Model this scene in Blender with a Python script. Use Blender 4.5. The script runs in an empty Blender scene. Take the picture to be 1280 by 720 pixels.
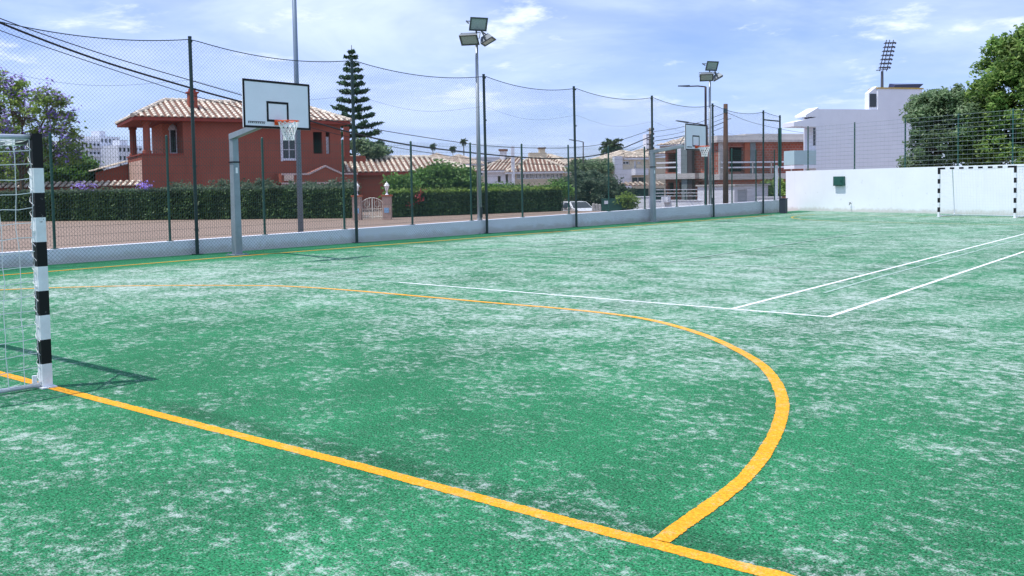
import bpy, math, random
import numpy as np
from mathutils import Vector, Matrix
rnd = random.Random(7)
rng = np.random.default_rng(11)
R_ = math.radians
scene = bpy.context.scene
COL = scene.collection

# ------------------------------------------------------------------ camera
YAW, PITCH, ROLL, FPX = -0.6820, R_(3.0), -0.0164, 1143.8
CAMP = np.array([7.9917, -3.4615, 1.5907]); PPY = 292.67
_F = np.array([math.sin(YAW)*math.cos(PITCH), math.cos(YAW)*math.cos(PITCH), -math.sin(PITCH)])
_R = np.array([math.cos(YAW), -math.sin(YAW), 0.0]); _U = np.cross(_R, _F)
_c, _s = math.cos(ROLL), math.sin(ROLL)
_R, _U = _c*_R+_s*_U, -_s*_R+_c*_U
cd = bpy.data.cameras.new('camera'); cam = bpy.data.objects.new('camera', cd); COL.objects.link(cam)
M = Matrix(((_R[0], _U[0], -_F[0], CAMP[0]), (_R[1], _U[1], -_F[1], CAMP[1]), (_R[2], _U[2], -_F[2], CAMP[2]), (0, 0, 0, 1)))
cam.matrix_world = M
cd.sensor_width = 36; cd.lens = 36*FPX/1280; cd.shift_y = -(360-PPY)/1280
cd.clip_start = 0.05; cd.clip_end = 6000
scene.camera = cam

# survey helpers: bearings measured from the camera station give real positions
def ray(px, py): return _F + (px-640)/FPX*_R - (py-PPY)/FPX*_U
def G(px, py, z=0.0):
    d = ray(px, py); t = (z-CAMP[2])/d[2]; return CAMP + t*d
def A(px, py, dep): return CAMP + dep*ray(px, py)
def V3(a): return Vector((float(a[0]), float(a[1]), float(a[2])))

# ------------------------------------------------------------------ scene helpers
def tag(o, label=None, cat=None, group=None, kind=None):
    if label: o['label'] = label
    if cat: o['category'] = cat
    if group: o['group'] = group
    if kind: o['kind'] = kind
    return o
def thing(name, label, cat, loc=(0, 0, 0), group=None, rz=0):
    o = bpy.data.objects.new(name, None); COL.objects.link(o)
    o.location = V3(loc); o.rotation_euler.z = rz
    o.empty_display_size = 0.3
    return tag(o, label, cat, group)
def copy_tree(o, parent=None):
    c = o.copy(); COL.objects.link(c)
    if parent is not None: c.parent = parent
    for ch in list(o.children): copy_tree(ch, c)
    return c
def wloc(o):
    l = Vector((0, 0, 0))
    while o is not None: l = l + o.location; o = o.parent
    return l

class MB:
    def __init__(s): s.v = []; s.f = []; s.m = []
    def quad(s, a, b, c, d, m=0):
        n = len(s.v); s.v += [tuple(map(float, p)) for p in (a, b, c, d)]; s.f.append((n, n+1, n+2, n+3)); s.m.append(m)
    def tri(s, a, b, c, m=0):
        n = len(s.v); s.v += [tuple(map(float, p)) for p in (a, b, c)]; s.f.append((n, n+1, n+2)); s.m.append(m)
    def poly(s, pts, m=0):
        n = len(s.v); s.v += [tuple(map(float, p)) for p in pts]; s.f.append(tuple(range(n, n+len(pts)))); s.m.append(m)
    def hexa(s, p, m=0):   # p: 8 corners, bottom 4 (ccw from above) then top 4
        n = len(s.v); s.v += [tuple(map(float, q)) for q in p]
        for f in ((3, 2, 1, 0), (4, 5, 6, 7), (0, 1, 5, 4), (1, 2, 6, 5), (2, 3, 7, 6), (3, 0, 4, 7)):
            s.f.append(tuple(n+i for i in f)); s.m.append(m)
    def box(s, x0, x1, y0, y1, z0, z1, m=0):
        s.hexa([(x0, y0, z0), (x1, y0, z0), (x1, y1, z0), (x0, y1, z0), (x0, y0, z1), (x1, y0, z1), (x1, y1, z1), (x0, y1, z1)], m)
    def bar(s, a, b, w, h, m=0, up=(0, 0, 1)):
        a = Vector(a); b = Vector(b); d = (b-a).normalized(); u = Vector(up)
        if abs(d.dot(u)) > .98: u = Vector((0, 1, 0))
        x = d.cross(u).normalized()*(w/2); y = x.cross(d).normalized()*(h/2)
        s.hexa([a-x-y, a+x-y, b+x-y, b-x-y, a-x+y, a+x+y, b+x+y, b-x+y], m)
    def tube(s, pts, r, n=6, m=0, cap=True):
        pts = [Vector(p) for p in pts]; k = len(pts)
        rs = r if isinstance(r, (list, tuple)) else [r]*k
        base = len(s.v); px = None
        for i, p in enumerate(pts):
            d = (pts[min(i+1, k-1)]-pts[max(i-1, 0)]).normalized()
            if px is None:
                px = d.cross(Vector((0, 0, 1)) if abs(d.z) < .9 else Vector((0, 1, 0))).normalized()
            else:
                px = (px - d*px.dot(d)).normalized()
            py = d.cross(px)
            for j in range(n):
                a = 2*math.pi*j/n
                s.v.append(tuple(p + (px*math.cos(a)+py*math.sin(a))*rs[i]))
        for i in range(k-1):
            for j in range(n):
                j2 = (j+1) % n
                s.f.append((base+i*n+j, base+i*n+j2, base+(i+1)*n+j2, base+(i+1)*n+j)); s.m.append(m)
        if cap and n > 2:
            s.f.append(tuple(base+j for j in reversed(range(n)))); s.m.append(m)
            s.f.append(tuple(base+(k-1)*n+j for j in range(n))); s.m.append(m)
    def lathe(s, c, prof, n=12, m=0):
        base = len(s.v)
        for r, z in prof:
            for j in range(n):
                a = 2*math.pi*j/n; s.v.append((c[0]+r*math.cos(a), c[1]+r*math.sin(a), c[2]+z))
        for i in range(len(prof)-1):
            for j in range(n):
                j2 = (j+1) % n
                s.f.append((base+i*n+j, base+i*n+j2, base+(i+1)*n+j2, base+(i+1)*n+j)); s.m.append(m)
    def build(s, name, mats, parent=None, smooth=False, bevel=0):
        me = bpy.data.meshes.new(name)
        off = wloc(parent) if parent is not None else Vector((0, 0, 0))
        me.from_pydata([(x-off.x, y-off.y, z-off.z) for x, y, z in s.v], [], s.f)
        if not isinstance(mats, (list, tuple)): mats = [mats]
        for mm in mats: me.materials.append(mm)
        if len(mats) > 1: me.polygons.foreach_set('material_index', s.m)
        if smooth: me.polygons.foreach_set('use_smooth', [True]*len(me.polygons))
        me.update()
        o = bpy.data.objects.new(name, me); COL.objects.link(o)
        if parent is not None: o.parent = parent
        if bevel:
            b = o.modifiers.new('bevel', 'BEVEL'); b.width = bevel; b.segments = 2; b.limit_method = 'ANGLE'
        return o

# ------------------------------------------------------------------ materials
class NT:
    def __init__(s, name):
        s.mat = bpy.data.materials.new(name); s.mat.use_nodes = True
        s.t = s.mat.node_tree; s.n = s.t.nodes; s.n.clear()
        s.out = s.n.new('ShaderNodeOutputMaterial')
    def node(s, typ, **kw):
        nd = s.n.new(typ)
        for k, v in kw.items():
            if k.startswith('i_'):
                nd.inputs[k[2:].replace('_', ' ')].default_value = v
            else: setattr(nd, k, v)
        return nd
    def link(s, a, b): s.t.links.new(a, b)
    def noise(s, co, scale, detail=3, rough=.55, dist=0):
        nd = s.node('ShaderNodeTexNoise'); nd.inputs['Scale'].default_value = scale
        nd.inputs['Detail'].default_value = detail; nd.inputs['Roughness'].default_value = rough
        nd.inputs['Distortion'].default_value = dist
        if co is not None: s.link(co, nd.inputs['Vector'])
        return nd.outputs['Fac']
    def math(s, op, a, b=None, clamp=False):
        nd = s.node('ShaderNodeMath', operation=op); nd.use_clamp = clamp
        for i, v in enumerate((a, b)):
            if v is None: continue
            if isinstance(v, (int, float)): nd.inputs[i].default_value = v
            else: s.link(v, nd.inputs[i])
        return nd.outputs[0]
    def remap(s, v, a, b, c=0., d=1., smooth=True):
        nd = s.node('ShaderNodeMapRange'); nd.interpolation_type = 'SMOOTHSTEP' if smooth else 'LINEAR'
        s.link(v, nd.inputs[0])
        for i, x in enumerate((a, b, c, d)): nd.inputs[i+1].default_value = x
        return nd.outputs[0]
    def mix(s, f, a, b, mode='MIX'):
        nd = s.node('ShaderNodeMix', data_type='RGBA', blend_type=mode)
        for sock, v in ((nd.inputs[0], f), (nd.inputs[6], a), (nd.inputs[7], b)):
            if isinstance(v, (int, float)): sock.default_value = v
            elif isinstance(v, tuple): sock.default_value = (*v[:3], 1)
            else: s.link(v, sock)
        return nd.outputs[2]
    def bump(s, h, strength=.3, dist=.01):
        nd = s.node('ShaderNodeBump'); nd.inputs['Strength'].default_value = strength; nd.inputs['Distance'].default_value = dist
        s.link(h, nd.inputs['Height']); return nd.outputs[0]
    def bsdf(s, col, rough=.6, metal=0, spec=.5, normal=None):
        b = s.node('ShaderNodeBsdfPrincipled')
        if isinstance(col, tuple): b.inputs['Base Color'].default_value = (*col[:3], 1)
        else: s.link(col, b.inputs['Base Color'])
        if isinstance(rough, (int, float)): b.inputs['Roughness'].default_value = rough
        else: s.link(rough, b.inputs['Roughness'])
        b.inputs['Metallic'].default_value = metal; b.inputs['Specular IOR Level'].default_value = spec
        if normal is not None: s.link(normal, b.inputs['Normal'])
        s.link(b.outputs[0], s.out.inputs[0]); return b
    def pos(s):
        return s.node('ShaderNodeNewGeometry').outputs['Position']

MATS = {}
def mat(name, col, rough=.6, metal=0, spec=.4, var=.18, scale=1.5, bump=0, bscale=30, grime=0):
    """painted / rendered / stone surface: mottled at two scales"""
    if name in MATS: return MATS[name]
    t = NT(name); p = t.pos()
    n1 = t.noise(p, scale, 5, .6); n2 = t.noise(p, scale*14, 4, .6)
    f = t.math('ADD', t.math('MULTIPLY', n1, .65), t.math('MULTIPLY', n2, .35))
    k = t.remap(f, .3, .7, 1-var, 1+var, False)
    vm = t.node('ShaderNodeVectorMath', operation='SCALE'); vm.inputs[0].default_value = col[:3]; t.link(k, vm.inputs['Scale'])
    c = vm.outputs[0]
    if grime:
        mp = t.node('ShaderNodeMapping'); mp.inputs['Scale'].default_value = (3, 3, .25); t.link(p, mp.inputs[0])
        g = t.remap(t.noise(mp.outputs[0], 1.6, 6, .65), .5, .75, 0, grime)
        c = t.mix(g, c, tuple(x*.45 for x in col[:3]))
    nm = t.bump(t.noise(p, bscale, 4, .6), bump, .02) if bump else None
    t.bsdf(c, rough, metal, spec, nm)
    MATS[name] = t.mat; return t.mat

def tilemat(name, col):
    t = NT(name); g = t.node('ShaderNodeNewGeometry'); p = g.outputs['Position']
    k = t.math('MULTIPLY', t.remap(g.outputs['Random Per Island'], 0, 1, .72, 1.14, False), t.remap(t.noise(p, 1.1, 5, .65), .3, .7, .72, 1.15, False))
    vm = t.node('ShaderNodeVectorMath', operation='SCALE'); vm.inputs[0].default_value = col; t.link(k, vm.inputs['Scale'])
    c = t.mix(t.remap(t.noise(p, 2.7, 6, .7), .55, .75, 0, .45), vm.outputs[0], (.22, .17, .13))
    t.bsdf(c, .9, 0, .15); return t.mat
white_paint = mat('white_paint', (.80, .81, .83), .6, var=.04, scale=.8, bump=.08, bscale=40, grime=.07)
white_house_paint = mat('white_house_paint', (.75, .77, .84), .7, var=.05, grime=.08)
low_wall_paint = mat('low_wall_paint', (.74, .75, .83), .75, var=.06, scale=1.2, bump=.1, grime=.14)
green_steel = mat('green_steel', (.010, .075, .058), .4, 0, .5, var=.2)
dark_steel = mat('dark_steel', (.008, .034, .032), .45, 0, .5, var=.2)
galv = mat('galvanised_steel', (.24, .29, .32), .5, .3, .5, var=.2, scale=3)
lamp_grey = mat('lamp_grey', (.34, .38, .41), .45, .4, .5, var=.12)
lamp_dark = mat('lamp_dark', (.07, .085, .09), .5, .2, .5, var=.15)
black_paint = mat('black_paint', (.006, .007, .008), .5, 0, .25, var=.25, scale=6)
post_white = mat('post_white', (.78, .80, .82), .35, 0, .5, var=.06, scale=8, grime=.12)
silver = mat('silver_tube', (.68, .72, .75), .3, .4, .5, var=.08)
cord_white = mat('white_cord', (.80, .80, .80), .8, var=.06)
net_dark = mat('net_dark', (.030, .045, .05), .8, var=.1)
cable_black = mat('cable_black', (.012, .012, .014), .6, var=.1)
board_white = mat('board_white', (.70, .74, .80), .3, 0, .5, var=.05, scale=2)
orange_paint = mat('orange_paint', (.75, .10, .02), .4, var=.15)
red_wall = mat('red_render', (.31, .088, .058), .85, 0, .2, var=.12, scale=.6, bump=.15, bscale=25, grime=.22)
maroon_trim = mat('maroon_trim', (.30, .06, .045), .8, 0, .2, var=.15)
cream_tile = tilemat('cream_tile', (.76, .67, .55))
tile_red = mat('tile_red', (.19, .10, .075), .9, 0, .2, var=.3, scale=3)
pale_tile = tilemat('pale_tile', (.74, .64, .52))
cream_wall = mat('cream_wall', (.62, .54, .42), .85, 0, .2, var=.08, grime=.15)
brick_red = None
concrete = mat('concrete', (.52, .50, .48), .9, 0, .2, var=.2, scale=.9, bump=.2, grime=.35)
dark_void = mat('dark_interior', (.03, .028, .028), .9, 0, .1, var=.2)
dark_pane = mat('dark_glass', (.02, .026, .032), .08, 0, .6, var=.2)
pillar_stone = mat('pillar_stone', (.44, .31, .26), .9, 0, .2, var=.25, scale=5, bump=.3)
terracotta = mat('terracotta', (.42, .13, .07), .85, 0, .2, var=.2)
bark = mat('bark', (.12, .085, .06), .95, 0, .1, var=.4, scale=4, bump=.5, bscale=14)
wood_pole = mat('wood_pole', (.10, .065, .05), .9, 0, .1, var=.35, scale=4, bump=.3)
pole_concrete = mat('pole_concrete', (.24, .22, .20), .9, 0, .2, var=.2)
pavement_mat = mat('pavement_red', (.25, .185, .145), .9, 0, .2, var=.16, scale=.7, bump=.25, bscale=18)
earth_mat = mat('earth', (.26, .21, .16), .95, 0, .1, var=.3, scale=.08, bump=.3)
asphalt = mat('asphalt', (.06, .06, .063), .9, 0, .2, var=.2, scale=.5, bump=.2)
car_white = mat('car_white', (.75, .76, .78), .18, 0, .6, var=.02)
tyre = mat('tyre', (.015, .015, .016), .85, var=.2)
grey_box = mat('grey_box', (.045, .055, .075), .6, var=.15)
green_box = mat('green_box_paint', (.02, .095, .075), .45, var=.15)
solar = mat('solar_blue', (.018, .022, .07), .2, .1, .6, var=.15, scale=3)
ochre = mat('ochre_trim', (.55, .38, .08), .7, var=.1)
green_cloth = mat('green_cloth', (.03, .10, .085), .8, var=.25, scale=2)
far_white = mat('far_white', (.62, .65, .72), .8, var=.06)
lens_glass = mat('lens_glass', (.30, .35, .35), .12, 0, .6, var=.1)
clear_rail = mat('rail_glass', (.36, .50, .52), .1, 0, .6, var=.08)

def worn(name, col, under, rough, spec):
    t = NT(name); p = t.pos()
    n = t.noise(p, 26, 6, .75, .4); big = t.noise(p, 4, 3, .5)
    f = t.remap(t.math('ADD', n, t.math('MULTIPLY', t.math('SUBTRACT', big, .5), .35)), .66, .70, 0, 1)
    k = t.remap(t.noise(p, 9, 5, .65), .3, .7, .86, 1.08, False)
    vm = t.node('ShaderNodeVectorMath', operation='SCALE'); vm.inputs[0].default_value = col; t.link(k, vm.inputs['Scale'])
    t.bsdf(t.mix(f, vm.outputs[0], under), rough, 0, spec); return t.mat
post_white = worn('post_white_worn', (.78, .80, .82), (.16, .13, .12), .4, .4)
post_black = worn('post_black_worn', (.007, .008, .009), (.20, .19, .19), .5, .25)
def endwall(name, colour):
    t = NT(name); p = t.pos(); sx = t.node('ShaderNodeSeparateXYZ'); t.link(p, sx.inputs[0])
    k = t.remap(t.noise(p, .7, 6, .6), .3, .7, .955, 1.03, False)
    vm = t.node('ShaderNodeVectorMath', operation='SCALE'); vm.inputs[0].default_value = colour; t.link(k, vm.inputs['Scale'])
    sp_ = t.noise(p, 3.2, 6, .7)
    h = t.math('SUBTRACT', t.math('MULTIPLY', sp_, .42), sx.outputs[2])
    c = t.mix(t.remap(h, -.05, .16, 0, .5), vm.outputs[0], (.42, .37, .28))
    marks = t.remap(t.noise(p, 5.5, 2, .4), .70, .76, 0, .22)
    c = t.mix(marks, c, (.45, .45, .45))
    mp = t.node('ShaderNodeMapping'); mp.inputs['Scale'].default_value = (4, 4, .12); t.link(p, mp.inputs[0])
    c = t.mix(t.remap(t.noise(mp.outputs[0], 1.5, 5, .6), .56, .76, 0, .16), c, (.50, .52, .54))
    t.bsdf(c, .65, 0, .35, t.bump(t.noise(p, 45, 4), .08, .02)); return t.mat
end_wall_paint = endwall('white_wall_paint', (.83, .85, .88)); low_wall_paint = endwall('low_wall_worn', (.80, .81, .89))
def brick():
    t = NT('brick_red'); p = t.pos()
    sx = t.node('ShaderNodeSeparateXYZ'); t.link(p, sx.inputs[0])
    cx = t.node('ShaderNodeCombineXYZ')
    t.link(t.math('ADD', t.math('MULTIPLY', sx.outputs[0], .75), t.math('MULTIPLY', sx.outputs[1], .66)), cx.inputs[0])
    t.link(sx.outputs[2], cx.inputs[1])
    b = t.node('ShaderNodeTexBrick'); t.link(cx.outputs[0], b.inputs['Vector'])
    b.inputs['Scale'].default_value = 1; b.inputs['Brick Width'].default_value = .3; b.inputs['Row Height'].default_value = .2
    b.inputs['Mortar Size'].default_value = .014
    b.inputs['Color1'].default_value = (.44, .14, .09, 1); b.inputs['Color2'].default_value = (.34, .10, .07, 1)
    b.inputs['Mortar'].default_value = (.38, .30, .26, 1)
    k = t.remap(t.noise(p, .7, 5), .3, .7, .72, 1.2, False)
    vm = t.node('ShaderNodeVectorMath', operation='SCALE'); t.link(b.outputs[0], vm.inputs[0]); t.link(k, vm.inputs['Scale'])
    t.bsdf(vm.outputs[0], .9, 0, .2); return t.mat
brick_red = brick()

def leafmat(name, cols, transl=.35, rough=.55):
    t = NT(name)
    g = t.node('ShaderNodeNewGeometry')
    cr = t.node('ShaderNodeValToRGB'); e = cr.color_ramp.elements
    while len(e) < len(cols): e.new(.5)
    for i, c in enumerate(cols): e[i].position = i/(len(cols)-1); e[i].color = (*c, 1)
    t.link(g.outputs['Random Per Island'], cr.inputs[0])
    n = t.remap(t.noise(g.outputs['Position'], .9, 3), .3, .7, .6, 1.35, False)
    vm = t.node('ShaderNodeVectorMath', operation='SCALE'); t.link(cr.outputs[0], vm.inputs[0]); t.link(n, vm.inputs['Scale'])
    b = t.node('ShaderNodeBsdfPrincipled'); t.link(vm.outputs[0], b.inputs['Base Color']); b.inputs['Roughness'].default_value = rough
    b.inputs['Specular IOR Level'].default_value = .3
    tr = t.node('ShaderNodeBsdfTranslucent'); t.link(vm.outputs[0], tr.inputs[0])
    mx = t.node('ShaderNodeMixShader'); mx.inputs[0].default_value = transl
    t.link(b.outputs[0], mx.inputs[1]); t.link(tr.outputs[0], mx.inputs[2]); t.link(mx.outputs[0], t.out.inputs[0])
    return t.mat
leaf_hedge = leafmat('leaf_hedge', [(0.032, 0.067, 0.028), (0.063, 0.124, 0.04), (0.113, 0.193, 0.057)], .2)
leaf_fresh = leafmat('leaf_fresh', [(0.06, 0.15, 0.03), (0.105, 0.225, 0.045), (0.18, 0.3, 0.075)])
leaf_olive = leafmat('leaf_olive', [(0.052, 0.095, 0.061), (0.095, 0.147, 0.086), (0.172, 0.216, 0.138)], 0.45)
leaf_tree = leafmat('leaf_tree', [(0.067, 0.147, 0.04), (0.147, 0.266, 0.067), (0.266, 0.4, 0.107), (0.386, 0.505, 0.16)], 0.5)
leaf_dark = leafmat('leaf_dark', [(0.101, 0.178, 0.085), (0.186, 0.281, 0.144), (0.34, 0.433, 0.255)], 0.5)
leaf_lime = leafmat('leaf_lime', [(.12, .21, .045), (.20, .31, .06), (.30, .40, .09)], .45)
leaf_pine = leafmat('leaf_pine', [(0.027, 0.082, 0.044), (0.049, 0.122, 0.06), (0.095, 0.177, 0.082)], .1)
leaf_palm = leafmat('leaf_palm', [(0.036, 0.081, 0.036), (0.072, 0.126, 0.054), (0.144, 0.18, 0.09)], .15)
petal_purple = leafmat('petal_purple', [(0.276, 0.184, 0.632), (0.414, 0.299, 0.805), (0.529, 0.414, 0.897)])
petal_pink = leafmat('petal_pink', [(.45, .06, .08), (.5, .1, .1)])

# ------------------------------------------------------------------ turf
def sand_mask(t, p):
    # infill sand lying in uneven drifts on the pile, made of grains
    dens = t.noise(p, .13, 3, .5)
    wy = t.node('ShaderNodeSeparateXYZ'); t.link(p, wy.inputs[0])
    far = t.math('ADD', t.remap(wy.outputs[1], .4, 5., .002, .074, True), t.remap(wy.outputs[0], 2.5, 7., 0., -.012, True))
    edge = t.remap(wy.outputs[0], -11.4, -9.4, -.16, 0., True)
    mp = t.node('ShaderNodeMapping'); mp.inputs['Rotation'].default_value = (0, 0, R_(20)); mp.inputs['Scale'].default_value = (1., 1.2, 1)
    t.link(p, mp.inputs[0])
    n1 = t.noise(mp.outputs[0], 1.35, 8, .72, .3)
    n2 = t.noise(mp.outputs[0], 11, 5, .74)
    s = t.math('ADD', t.math('MULTIPLY', n1, .44), t.math('MULTIPLY', n2, .56))
    s = t.math('ADD', s, t.math('MULTIPLY', t.math('SUBTRACT', dens, .5), .22))
    s = t.math('ADD', s, t.math('ADD', far, edge))
    a = t.remap(s, .445, .70, 0., 1., False)
    g = t.math('ADD', t.math('ADD', t.math('MULTIPLY', t.noise(p, 100, 3, .75), .50), t.math('MULTIPLY', t.noise(p, 30, 2, .7), .28)), t.math('MULTIPLY', t.noise(p, 9, 2, .6), .22))
    T = t.remap(a, 0, 1, .635, .385, False)
    d = t.math('SUBTRACT', g, T)
    return t.remap(d, -.085, .13, 0, .80)
def turf_material(name, base, line=False):
    t = NT(name); p = t.pos()
    fine = t.noise(p, 80, 3, .8); mid = t.noise(p, 34, 3, .65); big = t.noise(p, .55, 4, .6)
    k = t.math('ADD', t.remap(fine, .37, .63, .18, 1.75, False), t.remap(mid, .32, .68, -.32, .32, False))
    k = t.math('MAXIMUM', t.math('MULTIPLY', k, t.remap(big, .3, .7, .80, 1.18, False)), .12)
    if line: k = t.remap(k, .2, 1.8, .66, 1.2, False)
    vm = t.node('ShaderNodeVectorMath', operation='SCALE'); vm.inputs[0].default_value = base; t.link(k, vm.inputs['Scale'])
    col = vm.outputs[0]
    if not line:   # rolled lanes of the pile and the clean-brushed seam beside the goal line
        mp = t.node('ShaderNodeMapping'); mp.inputs['Scale'].default_value = (1.1, .10, 1); mp.inputs['Rotation'].default_value = (0, 0, R_(6)); t.link(p, mp.inputs[0])
        lane = t.remap(t.noise(mp.outputs[0], 1.0, 3, .5), .35, .65, .90, 1.07)
        wy = t.node('ShaderNodeSeparateXYZ'); t.link(p, wy.inputs[0])
        sm = t.math('MULTIPLY', t.remap(wy.outputs[1], .02, .08, 0, 1), t.remap(wy.outputs[1], .14, .34, 1, 0))
        sm = t.math('MULTIPLY', sm, t.remap(wy.outputs[0], .8, 2.2, 0, 1))
        lane = t.math('MULTIPLY', lane, t.remap(sm, 0, 1, 1, .66, False))
        v2 = t.node('ShaderNodeVectorMath', operation='SCALE'); t.link(col, v2.inputs[0]); t.link(lane, v2.inputs['Scale']); col = v2.outputs[0]
    if not line:   # paler fibre tips
        col = t.mix(t.remap(t.noise(p, 90, 3, .8), .535, .665, 0, .46), col, (.20, .44, .29))
    m = sand_mask(t, p)
    if line: m = t.math('MULTIPLY', m, .38)
    c = t.mix(m, col, (.53, .60, .56))
    h = t.math('ADD', fine, t.math('MULTIPLY', mid, .6))
    t.bsdf(c, .9, 0, .12, t.bump(h, .7, .012)); return t.mat
turf = turf_material('turf', (.020, .166, .067))
line_yellow = turf_material('line_yellow', (.82, .37, .025), True)
line_pale = turf_material('line_pale', (.45, .36, .06), True); line_white = turf_material('line_white', (.86, .88, .88), True); line_faded = turf_material('line_faded', (.34, .50, .42), True)

def structure(mb, name, m, **k):
    o = mb.build(name, m, **k); o['kind'] = 'structure'; return o

# fence line of the court
FA = np.array([-12.90, 4.8]); FB = np.array([-11.27, 40.42]); FD = (FB-FA)/np.linalg.norm(FB-FA); FN = np.array([FD[1], -FD[0]])  # FN points into the court
def fence(y, off=0.0, z=0.0):
    s = (y-FA[1])/FD[1]; q = FA+FD*s+FN*off; return np.array([q[0], q[1], z])
def fence_y(px, off=0.0):
    d = ray(px, 270)[:2]; o = FA+FN*off
    a = np.array([[d[0], -FD[0]], [d[1], -FD[1]]]); t, s = np.linalg.solve(a, o-CAMP[:2])
    return o[1]+s*FD[1]
# far wall line
WA = G(984, 263)[:2]; WB = G(1280, 269.3)[:2]; WD = (WB-WA)/np.linalg.norm(WB-WA); WN = np.array([WD[1], -WD[0]])   # towards court
if WN[1] > 0: WN = -WN
def wallp(s, off=0., z=0.): q = WA+WD*s+WN*off; return np.array([q[0], q[1], z])
def wall_s(px, off=0.):
    d = ray(px, 260)[:2]; o = WA+WN*off
    a = np.array([[d[0], -WD[0]], [d[1], -WD[1]]]); t, s = np.linalg.solve(a, o-CAMP[:2]); return s

def sst(a, b, x): x = min(max((x-a)/(b-a), 0), 1); return x*x*(3-2*x)
def zg(x, y):
    q = np.array([x, y])-FA; out = -(q@FN); al = FA[1]+(q@FD)
    return -1.15*sst(42.5, 48, al)*sst(.4, 2.5, out)
g = MB(); gx = [-1500, -500, -200, -120, -90, -75]+[-70+2*i for i in range(41)]+[14, 20, 40, 100, 300, 1500]; gy = [-900, -300, -100, -40]+[-30+2*i for i in range(66)]+[110, 140, 200, 400, 900, 2200]
gv = {}
for i, x in enumerate(gx):
    for j, y in enumerate(gy): gv[i, j] = len(g.v); g.v.append((x, y, zg(x, y)-.016))
for i in range(len(gx)-1):
    for j in range(len(gy)-1): g.f.append((gv[i, j], gv[i+1, j], gv[i+1, j+1], gv[i, j+1])); g.m.append(0)
structure(g, 'ground', earth_mat, smooth=True)
g = MB()
a0 = fence(-30, -.2); far0 = wallp(.75, -.1); far1 = wallp(46, -.1)
g.poly([(a0[0], a0[1], 0), (32, -30, 0), (far1[0], far1[1], 0), (far0[0], far0[1], 0)])
structure(g, 'sports_court', turf)

def strip(pts, w, z, step=.012, fray=.0022):
    # inlaid turf line: the fibres fray its edges a little
    mb = MB(); pts = [np.array(p[:2], float) for p in pts]; Q = []
    for a, b in zip(pts[:-1], pts[1:]):
        k = max(1, int(np.linalg.norm(b-a)/step)); Q += [a+(b-a)*i/k for i in range(k)]
    Q.append(pts[-1]); k = len(Q); Q = np.array(Q)
    T = np.gradient(Q, axis=0); T /= np.linalg.norm(T, axis=1)[:, None]; n = np.column_stack([-T[:, 1], T[:, 0]])
    jl = rng.normal(0, fray, k)+rng.normal(0, fray*.6, k//8+2).repeat(8)[:k]; jr = rng.normal(0, fray, k)+rng.normal(0, fray*.6, k//8+2).repeat(8)[:k]
    L = Q+n*(w/2+jl)[:, None]; Rr = Q-n*(w/2+jr)[:, None]
    mb.v = [(*p, z) for p in L]+[(*p, z) for p in Rr]
    mb.f = [(k+i, k+i+1, i+1, i) for i in range(k-1)]; mb.m = [0]*(k-1)
    return mb
def smooth(pts, n=12):
    pts = [np.array(p[:2], float) for p in pts]; P = [2*pts[0]-pts[1]]+pts+[2*pts[-1]-pts[-2]]; out = []
    for i in range(1, len(P)-2):
        for k in range(n):
            t = k/n; a, b, c, d = P[i-1], P[i], P[i+1], P[i+2]
            out.append(.5*((2*b)+(-a+c)*t+(2*a-5*b+4*c-d)*t*t+(-a+3*b-3*c+d)*t**3))
    out.append(pts[-1]); return out
LW = .09
structure(strip([(-14, -.13), (0.29, -.075), (4, -.012), (5.5, -.005), (6.5, .008), (16, .11)], LW, .002), 'goal_line', line_yellow)
arc = [(5.97, .045), (5.86, 1.25), (5.46, 2.62), (4.92, 3.68), (4.33, 4.44), (3.42, 5.27), (2.33, 5.88), (1.1, 6.05), (.01, 6.03), (-2.58, 6.03), (-4.0, 5.93), (-4.95, 5.66), (-6.67, 4.63), (-7.8, 3.56), (-8.4, 2.6), (-8.8, 1.2), (-8.9, -.05)]
structure(strip(smooth(arc), LW, .004), 'goal_area_line', line_yellow)
structure(strip([(-11.16, -12), (-11.11, 9.8), (-10.63, 20.4), (-10.2, 30), (-9.9, 38.6)], LW, .006), 'side_line', line_yellow)
gl = G(1005.6, 269.3); fr_ = np.array([.53, 37.36]); fl_ = np.array([-2.31, 38.02]); fdir = (fr_-fl_)/np.linalg.norm(fr_-fl_)
structure(strip([fl_-fdir*7.7, fr_+fdir*12], LW, .008), 'far_goal_line', line_pale)
# far goal area arc
fc = (fr_+fl_)/2; fx = fdir; fy = np.array([-fdir[1], fdir[0]])*-1
if fy[1] > 0: fy = -fy
fa = []
for k in range(0, 25):
    a = math.pi*k/24; s = -1.5 if a > math.pi/2 else 1.5
    fa.append(fc+fx*(s+6*math.cos(a))+fy*6*math.sin(a))
structure(strip(fa, LW, .010), 'far_goal_area_line', line_pale)
# half-way line of the handball court
structure(strip([(-10.75, 18.6), (10, 18.2)], .05, .003), 'centre_line', line_white) if False else None
TW = .06
structure(strip([(-6.95, 7.34), (-3.2, 7.276)], TW, .002), 'tennis_base_line_worn', line_faded)
structure(strip([(-3.2, 7.276), (4.18, 7.15)], TW, .002), 'tennis_base_line', line_white)
structure(strip([(4.15, 7.12), (4.17, 31)], TW, .004), 'tennis_side_line', line_white)
structure(strip([(2.91, 7.19), (2.95, 31)], TW, .004), 'tennis_inner_side_line', line_white)
structure(strip([G(1030, 366.5), G(1080, 351.8), G(1280, 297.8), G(1340, 281.5)], .05, .006), 'volleyball_side_line', line_faded)
structure(strip([(-6.88, 7.38), (-6.75, 31)], TW, .006), 'tennis_far_side_line', line_faded)
structure(strip([(-5.42, 7.38), (-5.35, 31)], TW, .006), 'tennis_far_inner_side_line', line_faded)
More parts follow.
